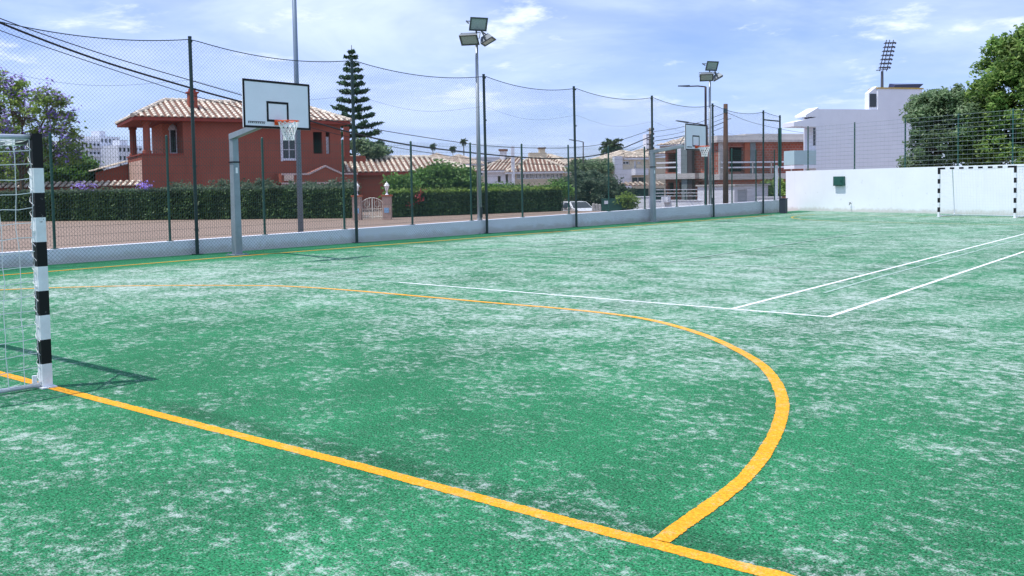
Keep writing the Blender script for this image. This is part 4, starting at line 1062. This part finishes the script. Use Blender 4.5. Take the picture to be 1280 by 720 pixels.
# stadium mast far behind
p = A(1102, 240, 160); zb = A(1102, 104, 160)[2]; sm = thing('stadium_mast', 'far stadium floodlight mast with leaning lamp rack above the white villa', 'floodlight', (p[0], p[1], 0))
mast_c = mat('mast_steel', (.10, .11, .13), .6, .3, var=.1)
m = MB(); z1 = A(1102, 90, 160)[2]; m.tube([(p[0], p[1], 0), (p[0], p[1], z1)], [.5, .22], 8); m.build('pole', mast_c, sm)
rr = Vector(_R); F_ = Vector((_F[0], _F[1], 0)).normalized(); c0 = Vector((p[0], p[1], z1)); up = Vector((0, 0, 1))
m = MB(); Hh = (90-52)*160/FPX; lean = .95
for s in (-.45, .1, .75): m.bar(c0+rr*s, c0+rr*(s+lean)+up*Hh-F_*.6, .12, .12)
m.bar(c0-rr*1.0+up*.15, c0+rr*1.0+up*.35, .3, .12)
m.build('rack', mast_c, sm)
for i in range(7):
    m = MB(); t = .12+i*.13; c = c0+rr*(lean*t+.15)+up*(Hh*t)-F_*.6*t
    m.bar(c-rr*.95-up*.1, c+rr*.95+up*.14, .2, .12)
    for s in (-.75, -.35, .05, .45, .85): m.tube([c+rr*s-F_*.12+up*.02, c+rr*s-F_*.45-up*.1], [.12, .2], 6)
    m.build('lamp_row', mast_c, sm)

# ================================================================== unfinished brick building
F4 = Fac(898, 71, 1010, 72.8); bb = thing('brick_building', 'unfinished two-storey brick building with concrete slabs and dark openings', 'building', F4.p(F4.L/2))
zt = F4.z(940, 178); zmid = F4.z(940, 217)
op = F4.rect(912, 184, 929, 214.5); dr = F4.rect(908, 229, 912, 246); dr2 = F4.rect(956, 229, 985, 246)
uw = F4.L+2
mb = MB(); F4.shell(mb, 0, uw, zmid, zt, 6, [op], .3); F4.shell(mb, .0, uw, -1.3, zmid-.45, 5.9, [dr, dr2], .3); mb.build('wall', brick_red, bb)
mb = MB(); F4.box(mb, -.15, uw, zmid-.447, zmid-.003, -6, .5); mb.build('balcony_slab', concrete, bb)
mb = MB(); F4.box(mb, -.3, uw+.3, zt+.003, zt+.19, -6.3, .45); F4.box(mb, -.1, uw, zt+.193, zt+.55, -6.1, .05); F4.box(mb, F4.u(949), uw, zt+.19, zt+.8, -5.4, -2.2); mb.build('roof_slab', concrete, bb)
for a, b, mm in ((929.5, 936, terracotta), (936.3, 943, mat('column_grey_blue', (.20, .24, .25), .85, var=.2)), (898, 902.5, concrete)):
    mb = MB(); F4.box(mb, F4.u(a), F4.u(b), zmid, zt, .003, .22); mb.build('column', mm, bb)
for py in (203, 209.5):
    mb = MB(); z = F4.z(920, py); F4.box(mb, 0, uw, z-.06, z+.06, .42, .48); mb.build('rail', white_house_paint, bb)
for px in (901, 937, 960, 985):
    mb = MB(); F4.box(mb, F4.u(px)-.04, F4.u(px)+.04, zmid, F4.z(920, 202.5), .49, .55); mb.build('rail_post', concrete, bb)
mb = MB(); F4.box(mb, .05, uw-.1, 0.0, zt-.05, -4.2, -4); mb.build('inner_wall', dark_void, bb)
mb = MB(); F4.box(mb, F4.u(931), F4.u(931)+.04, zt+.7, zt+2.6, -3, -2.96); mb.build('rebar', dark_steel, bb)
# left wing
F5 = Fac(828, 76, 898, 72.5); zt5 = F5.z(845, 186); zm5 = F5.z(850, 217)
o1 = F5.rect(834.5, 191, 852.5, 215.5); o2 = F5.rect(835, 228, 842, 246); o3 = F5.rect(849, 228, 854.5, 243); o4 = F5.rect(872.5, 227, 882, 246)
mb = MB(); F5.shell(mb, .3, F5.L, zm5, zt5, 8, [o1], .3); F5.shell(mb, .3, F5.L, -1.3, zm5-.45, 8, [o2, o3, o4], .3); mb.build('wall', brick_red, bb)
mb = MB(); F5.box(mb, 0, F5.u(876), zm5-.447, zm5-.003, -.3, .9); F5.box(mb, F5.u(876)+.003, F5.L-.2, zm5-.447, zm5-.003, -.3, .35); mb.build('balcony_slab', concrete, bb)
mb = MB(); F5.box(mb, .1, F5.L, zt5+.003, zt5+.28, -8.2, .5); mb.build('roof_slab', concrete, bb)
mb = MB(); tile_plane(mb, F5.p(-.1, .7, zt5+.3), F5.p(F5.u(876), .7, zt5+.3), F5.p(F5.u(876)-1, -3, zt5+1.2), F5.p(1.0, -3, zt5+1.2)); mb.build('roof', [pale_tile, tile_red], bb)
for a, b, mm in ((853, 857.5, white_house_paint), (858, 865, mat('column_grey_blue', (.2, .24, .25))), (865.5, 871, mat('column_dark', (.07, .055, .06), .9))):
    mb = MB(); F5.box(mb, F5.u(a), F5.u(b), -1.3 if a > 857 else zm5, zt5, .36, .75); mb.build('column', mm, bb)
for py in (203.5, 209.5):
    mb = MB(); z = F5.z(840, py); F5.box(mb, 0, F5.u(853), z-.055, z+.055, .8, .86); mb.build('rail', white_house_paint, bb)
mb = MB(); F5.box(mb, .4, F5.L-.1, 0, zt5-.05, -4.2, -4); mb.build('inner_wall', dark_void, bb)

# yard walls and bits in front of it
def yard(name, label, px0, d0, px1, d1, pyt, m, thick=.2, cat='wall', posts=0):
    f = Fac(px0, d0, px1, d1); t = thing(name, label, cat, f.p(f.L/2)); z = f.z((px0+px1)/2, pyt)
    mb = MB(); f.box(mb, 0, f.L, -1.3, z, -thick, 0); mb.build('wall', m, t)
    mb = MB(); f.box(mb, -.04, f.L+.04, z+.002, z+.06, -thick-.04, .04); mb.build('coping', m, t)
    return f, t, z
yard('yard_wall', 'short white yard wall right of the green hoarding', 792, 62, 811, 61, 246.5, white_house_paint)
f, t, z = yard('yard_wall', 'white yard wall with dark railing before the brick building', 818, 62, 902, 58, 251, white_house_paint)
for i in range(7):
    m = MB(); u = f.L*(i+.2)/7; f.box(m, u, u+.05, z+.06, z+.75, -.12, -.07); m.build('rail_post', dark_steel, t)
for k in (.3, .5, .72):
    m = MB(); f.box(m, .1, f.L-.1, z+k, z+k+.035, -.068, -.03); m.build('rail', white_house_paint, t)
m = MB(); f.box(m, f.u(830), f.u(838), z-.1, f.z(834, 246), .004, .3); m.build('pier', white_house_paint, t)
# small white service hut
f = Fac(918, 57, 960, 59); t = thing('service_hut', 'low white service building with grey doors in front of the brick building', 'hut', f.p(f.L/2)); z = f.z(940, 232)
d_ = [f.rect(922, 237, 934, 252), f.rect(937, 240, 957, 252)]
m = MB(); f.shell(m, 0, f.L, -1.3, z, 3, [d_[0]], .12); m.build('wall', white_house_paint, t)
m = MB(); f.box(m, d_[0][0], d_[0][1], d_[0][2], d_[0][3], -.10, -.06); m.build('door', mat('door_grey', (.42, .45, .50), .6, var=.06), t)
m = MB(); f.box(m, -.1, f.L+.1, z+.002, z+.1, -3.1, .12); m.build('roof', concrete, t)
yard('yard_wall', 'plain white yard wall right of the service hut', 945, 57.4, 975, 56.5, 247, white_house_paint)
bush('green shrub behind the service hut beside the far wall corner', [(at3(962, 240, 60), (.9, .8, .7), 1), (at3(950, 243, 60), (.7, .6, .5), .6), (at3(970, 236, 61), (.6, .6, .7), .5)], 50, 28, .16, .12, leaf_tree)
# white gate post by the corner
f = Fac(969, 48.4, 972.5, 48.4); m = MB(); f.box(m, 0, f.L, 0, f.z(970, 208), -.14, 0); t = thing('gate_post', 'slim white post by the corner of the low wall', 'post', f.p(f.L/2)); m.build('post', white_house_paint, t); m = MB(); f.box(m, -.02, f.L+.02, f.z(970, 208)+.002, f.z(970, 208)+.05, -.16, .02); m.build('cap', white_house_paint, t)
# narrow green mesh gate panel at the corner
f = Fac(972.5, 47.2, 976.5, 46.9); t = thing('metal_gate', 'narrow dark green panel hung between the corner posts', 'gate', f.p(f.L/2, 0, 2.2)); m = MB(); f.box(m, 0, f.L, f.z(974, 208), f.z(974, 160), -.03, 0); m.build('panel', green_steel, t); m = MB(); f.box(m, f.L*.45, f.L*.55, f.z(974, 208), f.z(974, 160), .002, .02); m.build('rib', green_steel, t)

# green hoarding, concrete blocks, planter
f = Fac(752, 60, 777, 60); t = thing('hoarding', 'green cloth hoarding under the olive tree', 'hoarding', f.p(f.L/2)); m = MB(); f.box(m, 0, f.L, -1.15, f.z(765, 248), -.04, 0); m.build('cloth', green_cloth, t)
for k in range(4):
    m = MB(); u = f.L*k/3; m.tube([f.p(u, -.07, -1.25), f.p(u, -.07, f.z(765, 247))], .03, 6); m.build('post', dark_steel, t)
m = MB(); s_ = f.rect(755, 251, 760, 255); f.box(m, *s_, .003, .02); m.build('sign', white_house_paint, t)
f = Fac(740, 58.5, 751.5, 58.5); t0 = None
for k in range(3):
    t = thing('concrete_block', '', 'block', f.p(f.L*(k+.5)/3)); m = MB(); f.box(m, f.L*k/3+.02, f.L*(k+1)/3-.02, -1.2, f.z(745, 254.5)-.03*k, -.35, 0); m.build('body', concrete, t, bevel=.02)
    m = MB(); f.box(m, f.L*k/3+.08, f.L*(k+1)/3-.08, f.z(745, 254.5)-.03*k+.002, f.z(745, 254.5)-.03*k+.03, -.28, -.07); m.build('lifting_pad', concrete, t)
    t['label'] = ('pale concrete block nearest the parked white car', 'middle pale concrete block between two others', 'pale concrete block nearest the green hoarding')[k]; t['group'] = 'concrete blocks by the hoarding'
bush('dry yellowish shrub right of the green hoarding', [(at3(785, 251, 60), (.8, .6, .5), 1)], 40, 26, .14, .1, leaf_lime)
# dark green awning wall behind
f = Fac(776, 72, 830, 72); t = thing('carport', 'low carport with dark green sides below the white house', 'carport', f.p(f.L/2)); m = MB(); f.box(m, 0, f.L, -1.3, f.z(800, 236), -3, 0); m.build('wall', mat('dark_green_wall', (.02, .05, .045), .8, var=.25), t)
m = MB(); tile_plane(m, f.p(-.3, .4, f.z(800, 232)), f.p(f.L+.2, .4, f.z(800, 232)), f.p(f.L+.2, -2.5, f.z(800, 228)), f.p(.6, -2.5, f.z(800, 228))); m.build('roof', [pale_tile, tile_red], t)

# ================================================================== white house with terrace (beyond the palm)
F6 = Fac(766, 96, 834, 98); t = thing('white_house', 'white two-storey house with tiled roof and terrace right of the palm', 'house', F6.p(F6.L/2)); ze = F6.z(800, 197)
ho = [F6.rect(779, 201.5, 787, 205.5), F6.rect(793, 201, 795.5, 213), F6.rect(797, 202, 801, 205), F6.rect(790, 221, 806, 232)]
mb = MB(); F6.shell(mb, 0, F6.L, -1.3, ze, 8, ho, .3); mb.build('wall', cream_wall, t)
for h_ in ho: F6.window(*h_, t, white_house_paint, bars=1, sill=False)
u_ = F6.u(776); mb = MB(); F6.box(mb, .0, u_, -1.3, ze+.15, .003, .5); F6.box(mb, u_+.003, F6.u(787), -1.3, F6.z(780, 212), .003, .5); mb.build('wing', white_house_paint, t)
mb = MB(); F6.box(mb, F6.u(787)+.003, F6.u(805), F6.z(795, 219), F6.z(795, 211), .003, 1.4); mb.build('balcony', white_house_paint, t)
hip_roof('roof', t, F6, F6.u(783), F6.u(812), 8, ze, .8, .4, [pale_tile, tile_red], sp=.5, soffit=white_house_paint)
hip_roof('roof', t, F6, F6.u(812)+.9, F6.L+.4, 8, ze+.4, .7, .4, [pale_tile, tile_red], sp=.5, soffit=white_house_paint)
mb = MB(); F6.box(mb, F6.u(820), F6.u(823), ze+1, ze+2.6, -3, -2.2); mb.build('chimney', white_house_paint, t)

# ================================================================== cream house with a long window band
F7 = Fac(640, 105, 706, 105.5); t = thing('cream_house', 'wide cream house with tiled roofs and a band of windows behind the hedges', 'house', F7.p(F7.L/2)); ze = F7.z(672, 214.5)
wb = F7.rect(646, 216.5, 704, 223.5)
mb = MB(); F7.shell(mb, 0, F7.L, 0, ze, 7, [wb], .3); mb.build('wall', cream_wall, t)
n = 11
for i in range(n):
    a = wb[0]+(wb[1]-wb[0])*i/n; b = wb[0]+(wb[1]-wb[0])*(i+1)/n; F7.window(a+.02, b-.02, wb[2], wb[3], t, white_house_paint, bars=1, sill=False, e=.10)
hip_roof('roof', t, F7, -.2, F7.L+.3, 7.5, ze, 1.9, .5, [pale_tile, tile_red], sp=.5, soffit=white_house_paint)
mb = MB(); F7.box(mb, F7.u(666), F7.u(688), ze+1.3, F7.z(676, 191, -4), -5, -3.2); mb.build('upper_wall', cream_wall, t)
mb = MB(); a, b, c, d = F7.rect(674.5, 186, 681.5, 191, -4); F7.box(mb, a, b, c-.2, d, -4.8, -3.5); ch = mb.build('chimney', cream_wall, t); mb = MB(); F7.box(mb, a-.1, b+.1, d+.003, d+.15, -4.9, -3.4); mb.build('cap', tile_red, ch)
mb = MB(); a, b, c, d = F7.rect(639.5, 183, 643.5, 214, .3); F7.box(mb, a, b, 0, d, .0+.004, .5); mb.build('white_pier', white_house_paint, t)
F8 = Fac(606, 107, 640, 106); mb = MB(); z8 = F8.z(620, 213); F8.shell(mb, .2, F8.L-.1, 0, z8, 7, [F8.rect(622, 220, 626, 228), F8.rect(632, 218, 635, 228)], .25); mb.build('wing', white_house_paint, t)
hip_roof('roof', t, F8, 0, F8.L-.4, 7, z8, 1.5, .6, [pale_tile, tile_red], hipr=False, sp=.5, soffit=white_house_paint)
mb = MB(); a, b, c, d = F8.rect(626, 189, 632, 203, -3); F8.box(mb, a, b, c-.5, d, -3.6, -2.8); ch = mb.build('chimney', white_house_paint, t); mb = MB(); F8.box(mb, a-.12, b+.12, d+.003, d+.25, -3.7, -2.7); mb.build('cap', tile_red, ch)
F9 = Fac(706, 109, 726, 112); mb = MB(); z9 = F9.z(716, 207); F9.shell(mb, .1, F9.L, 0, z9, 7, [F9.rect(713, 212, 722, 217)], .3); mb.build('side_wing', cream_wall, t); hip_roof('roof', t, F9, .2, F9.L+.2, 7, z9, 1.4, .5, [pale_tile, tile_red], sp=.5, soffit=white_house_paint)
# far roofs left of it
def small_house(label, px0, px1, d, pye, rise, m, wins=2, floors=1):
    f = Fac(px0, d, px1, d+3); t = thing('small_house', label, 'house', f.p(f.L/2)); z = f.z((px0+px1)/2, pye); hs_ = []
    for fl_ in range(floors):
        for i in range(wins):
            u = f.L*(i+.5)/wins; zz_ = z-1.9-fl_*2.9
            if zz_ > .3: hs_.append((u-.5, u+.5, zz_, zz_+1.2))
    mb = MB(); f.shell(mb, 0, f.L, 0, z, 8, hs_, .2); mb.build('wall', m, t)
    for h_ in hs_: f.window(*h_, t, white_house_paint, bars=1, sill=False)
    if rise: hip_roof('roof', t, f, 0, f.L, 8, z, rise, .4, [pale_tile, tile_red], sp=.6, soffit=white_house_paint)
    else:
        mb = MB(); f.box(mb, -.2, f.L+.2, z+.003, z+.35, -8.2, .2); mb.build('parapet', m, t)
    return t
small_house('pale far house with low tiled roof just left of the cream house', 578, 606, 150, 205, 1.6, cream_wall, 3)
small_house('far cream house roof peeping above the annex roof', 552, 574, 175, 201, 1.5, white_house_paint, 3)
small_house('far white flat-roofed house behind the chimneys of the cream house', 596, 640, 190, 198, 0, white_house_paint, 4)
small_house('far pale house between the cream house and the round palm', 722, 748, 185, 206, 1.5, white_house_paint, 2)
# far white apartment blocks seen between the purple tree and the red house
for (px0, px1, d, py, fl_, n, lb) in ((98, 128, 330, 176, 5, 6, 'far white apartment block nearest the purple tree'), (128, 152, 350, 171, 6, 5, 'tallest far white apartment block left of the red house'), (150, 180, 340, 182, 4, 6, 'far white apartment block partly behind the balcony columns'), (60, 98, 360, 186, 4, 6, 'far white apartment block hidden behind the purple tree')):
    f = Fac(px0, d, px1, d+10); t = thing('apartment_block', lb, 'apartment block', f.p(f.L/2), 'far apartment blocks'); z = f.z((px0+px1)/2, py); hs_ = []
    for k in range(fl_):
        for i in range(n):
            u = f.L*(i+.5)/n; zz_ = z-2.4-k*3.1
            if zz_ > 1: hs_.append((u-.55, u+.55, zz_, zz_+1.5))
    mb = MB(); f.shell(mb, 0, f.L, 0, z, 14, hs_, .4); mb.build('wall', far_white, t)
    for h_ in hs_: mb = MB(); f.box(mb, h_[0], h_[1], h_[2], h_[3], -.5, -.42); mb.build('window', dark_pane, t)
    mb = MB(); f.box(mb, f.L*.3, f.L*.6, z+.003, z+2.2, -7, -3); mb.build('roof_room', far_white, t)
    for k in range(fl_): mb = MB(); f.box(mb, f.L*.52, f.L*.98, z-2.7-k*3.1, z-1.8-k*3.1, .004, 1.2); mb.build('balcony', far_white, t)

# ================================================================== poles, lamps, cables
def pole(name, label, px, d, pyt, r, m, cat='utility pole', arms=()):
    p = A(px, 240, d); zt = CAMP[2]+(PPY-60-(px-640)*.0164-pyt)*d/FPX; zt = A(px, pyt, d)[2]
    t = thing(name, label, cat, (p[0], p[1], 0)); q = A(px, pyt, d)
    mb = MB(); mb.tube([(p[0], p[1], -1.3), (q[0], q[1], zt)], [r*1.15, r*.8], 10); mb.build('pole', m, t, smooth=True); return t, p, zt
t1, p1_, z1_ = pole('utility_pole', 'concrete utility pole with insulators standing beside the second hoop post', 813.5, 62, 160, .17, pole_concrete)
m = MB()
for k in range(5):
    z = z1_-.15-k*.32; m.bar((p1_[0]-.22, p1_[1]-.1, z), (p1_[0]+.22, p1_[1]+.1, z), .06, .06); m.tube([(p1_[0]+.2, p1_[1]+.1, z), (p1_[0]+.2, p1_[1]+.1, z+.14)], .045, 6)
m.build('insulator', mat('insulator_dark', (.06, .05, .045), .5), t1)
t2, p2_, z2_ = pole('utility_pole', 'brown wooden utility pole right of the second floodlight', 907, 52, 130, .15, wood_pole)
m = MB(); m.tube([(p2_[0], p2_[1], z2_-.9), (p2_[0]+.3, p2_[1]+.15, z2_-.85)], .02, 5); m.bar((p2_[0], p2_[1]-.16, z2_-.4), (p2_[0], p2_[1]+.16, z2_-.4), .08, .25); m.build('bracket', dark_steel, t2)
def lamp(label, px, d, pyt, pxa, pya, r, group='street lamps', m=None):
    m = m or mat('lamp_brown', (.055, .045, .05), .6, .2)
    t, p, zt = pole('street_lamp', label, px, d, pyt, r, m, 'street lamp'); t['group'] = group
    a = A(px, pyt, d); e = A(pxa, pya, d*.985); k = a+(e-a)*.62
    mb = MB(); mb.tube([a, a+(e-a)*.3+[0, 0, .03], k], r*.5, 6); mb.build('arm', m, t)
    mb = MB(); mb.hexa([(*(k+[-.07, -.07, -.04]),), (*(k+[.07, -.07, -.04]),), (*(e+[.05, .05, -.03]),), (*(e+[-.05, -.05, -.03]),), (*(k+[-.07, -.07, .06]),), (*(k+[.07, -.07, .06]),), (*(e+[.05, .05, .03]),), (*(e+[-.05, -.05, .03]),)]); mb.build('lamp_head', lamp_dark, t)
lamp('tall street lamp with long flat arm behind the second basketball board', 882, 50, 108.5, 849, 107.5, .075)
lamp('lower street lamp whose arm shows left of the second basketball board', 884, 66, 157, 846, 151, .07)
lamp('far street lamp with short arm right of the cream house', 729, 96, 177.5, 712, 174.5, .08)

def cable(label, pts, r, group=None, name='power_cable'):
    """pts: px,py at survey stations along a straight span between two depths"""
    P = smooth3(pts); mb = MB(); mb.tube(P, r, 5); o = mb.build(name, cable_black); tag(o, label, 'cable', group)
def smooth3(pts):
    out = []
    px0, px1 = pts[0][0], pts[-1][0]; i0, i1 = 1/pts[0][2], 1/pts[-1][2]
    Q = [np.array([a[0], a[1]]) for a in pts]; S = smooth(Q, 8)
    return [A(q[0], q[1], 1/(i0+(i1-i0)*(q[0]-px0)/(px1-px0))) for q in S]
D0c, D1c = 24, 61.5
cable('topmost power cable sagging across from the upper left over the red house', [(-120, -28, D0c), (0, 23), (120, 65), (240, 101), (302, 119), (390, 145), (460, 160), (560, 176), (620, 183), (700, 185), (760, 179), (813, 163, D1c)], .016, 'power cables over the street')
cable('thickest twisted power cable sagging across over the red house', [(-120, -25, D0c), (0, 28.5), (120, 74), (240, 110.5), (300, 127), (390, 152), (440, 166), (510, 181), (620, 194), (700, 198), (760, 191), (813, 171, D1c)], .034, 'power cables over the street')
cable('lowest thin power cable sagging across over the red house', [(-120, -12, D0c), (0, 38), (120, 80), (240, 119), (300, 135), (390, 160), (440, 172), (510, 187), (620, 202), (700, 205), (760, 198), (813, 178, D1c)], .013, 'power cables over the street')
for i, (ya, yb) in enumerate(((165, 141), (172, 147), (177, 152), (183, 158))):
    cable(('uppermost', 'second highest', 'third highest', 'lowest')[i]+' cable between the concrete pole and the wooden pole', [(814, ya, 61.5), (845, (ya*.66+yb*.34)+3.5), (875, (ya*.34+yb*.66)+3.5), (907, yb, 52)], (.014, .012, .022, .012)[i], 'cables between the two utility poles')
cable('thin cable running from the wooden pole to the brick building roof', [(907, 140, 52), (940, 153), (985, 163), (1020, 168, 72)], .012)

# ================================================================== parked white car (only its upper part shows over the wall)
cp = A(721, 262, 62); cdr = np.array([_R[0]*.42-_F[0]*.91, _R[1]*.42-_F[1]*.91]); cdr /= np.linalg.norm(cdr); cn = np.array([cdr[1], -cdr[0]])
ZC = zg(cp[0], cp[1])+.0; car = thing('parked_car', 'small white car parked under the olive tree beyond the low wall', 'car', (cp[0], cp[1], ZC))
def cq(x, y, z): q = cp[:2]+cdr*x+cn*y; return (q[0], q[1], z+ZC)
prof = [(-1.75, .30), (-1.78, .75), (-1.70, 1.02), (-1.35, 1.42), (-.6, 1.50), (.2, 1.46), (.85, 1.05), (1.6, .88), (1.85, .62), (1.82, .30)]
m = MB(); W_ = .80
def wdt(z): return W_ if z < 1.0 else W_-(z-1.0)*.38
for (x0, z0), (x1, z1) in zip(prof, prof[1:]+prof[:1]):
    m.quad(cq(x0, -wdt(z0), z0), cq(x1, -wdt(z1), z1), cq(x1, wdt(z1), z1), cq(x0, wdt(z0), z0))
for s in (-1, 1): m.poly([cq(x, s*wdt(z), z) for x, z in prof])
m.build('body', car_white, car, bevel=.04)
for s in (-1, 1):
    for ws in ([(-1.38, 1.06), (-1.2, 1.38), (-.62, 1.43), (-.62, 1.04)], [(-.55, 1.04), (-.55, 1.43), (.12, 1.40), (.66, 1.06)]):
        m = MB(); m.poly([cq(x, s*(wdt(z)+.008), z) for x, z in ws]); m.build('window', dark_pane, car)
    for x in (-1.12, 1.15):
        m = MB(); m.tube([cq(x, s*.62, .31), cq(x, s*.815, .31)], .31, 16); wl = m.build('wheel', tyre, car); m = MB(); m.tube([cq(x, s*.80, .31), cq(x, s*.83, .31)], .19, 12); m.build('rim', silver, wl)
    m = MB(); m.bar(cq(.55, s*.82, 1.06), cq(.55, s*.98, 1.08), .10, .14); m.build('mirror', car_white, car)
    m = MB(); m.poly([cq(1.70, s*.35, .86), cq(1.70, s*.70, .85), cq(1.855, s*.66, .68), cq(1.855, s*.38, .68)]); m.build('headlight', lens_glass, car)
m = MB(); m.poly([cq(.25, -.58, 1.45), cq(.25, .58, 1.45), cq(.86, .72, 1.065), cq(.86, -.72, 1.065)]); m.build('windscreen', dark_pane, car)

# ================================================================== world, sun, view
SUN_AZ = math.atan2(-.68, -.46)          # direction towards the sun, from the goal shadow
EL = R_(68.3)
sd = Vector((math.cos(EL)*math.cos(SUN_AZ), math.cos(EL)*math.sin(SUN_AZ), math.sin(EL)))
sl = bpy.data.lights.new('sun', 'SUN'); so = bpy.data.objects.new('sun', sl); COL.objects.link(so)
sl.energy = 4.0; sl.angle = R_(.53); sl.color = (1, .975, .94)
so.rotation_euler = (-sd).to_track_quat('-Z', 'Y').to_euler(); so.location = (0, 0, 60)
wd = bpy.data.worlds.new('World'); scene.world = wd; wd.use_nodes = True
nt = wd.node_tree; N = nt.nodes; N.clear()
class WT(NT):
    def __init__(s): s.t = nt; s.n = N
t = WT()
out = t.node('ShaderNodeOutputWorld'); bg = t.node('ShaderNodeBackground')
sky = t.node('ShaderNodeTexSky', sky_type='NISHITA'); sky.sun_disc = False; sky.sun_elevation = EL
sky.sun_rotation = math.atan2(sd.x, sd.y); sky.altitude = 50; sky.air_density = 1.0; sky.dust_density = .4; sky.ozone_density = 3.5
co = t.node('ShaderNodeTexCoord').outputs['Generated']
sp = t.node('ShaderNodeSeparateXYZ'); t.link(co, sp.inputs[0])
# project the view direction on a cloud layer so clouds flatten towards the horizon
den = t.math('ADD', t.math('MAXIMUM', sp.outputs[2], 0.0), .16)
cb = t.node('ShaderNodeCombineXYZ'); t.link(t.math('DIVIDE', sp.outputs[0], den), cb.inputs[0]); t.link(t.math('DIVIDE', sp.outputs[1], den), cb.inputs[1])
mp = t.node('ShaderNodeMapping'); mp.inputs['Location'].default_value = (2.3, .7, 0); t.link(cb.outputs[0], mp.inputs[0])
veil = t.noise(mp.outputs[0], .55, 7, .55, .35); puff = t.noise(mp.outputs[0], 1.9, 9, .62, .2)
f1 = t.remap(veil, .32, .62, .08, .95); f2 = t.remap(puff, .54, .66, 0, 1.0)
under = t.noise(mp.outputs[0], 1.1, 5, .6, .5)
low = t.remap(sp.outputs[2], .0, .30, 1., 0.)
blue = t.mix(1.0, sky.outputs[0], (.86, .92, 1.32), 'MULTIPLY')
vc = t.mix(t.remap(under, .38, .62, 0, 1), (4.7, 5.7, 8.9), (6.7, 7.7, 10.0))
vc = t.mix(t.math('MULTIPLY', low, .55), vc, (4.2, 5.8, 9.7))
c = t.mix(f1, blue, vc)
c = t.mix(t.math('MULTIPLY', f2, t.remap(sp.outputs[2], .03, .16, .15, .9)), c, (7.6, 8.4, 9.9))
t.link(c, bg.inputs[0]); bg.inputs[1].default_value = .12
t.link(bg.outputs[0], out.inputs[0])
vs = scene.view_settings; vs.view_transform = 'Standard'; vs.look = 'None'; vs.gamma = 1; vs.use_curve_mapping = False; vs.exposure = 0.20
scene.render.engine = 'CYCLES'
scene.cycles.use_denoising = True; scene.cycles.use_adaptive_sampling = False
scene.cycles.max_bounces = 6; scene.cycles.transparent_max_bounces = 8
scene.cycles.caustics_reflective = False; scene.cycles.caustics_refractive = False
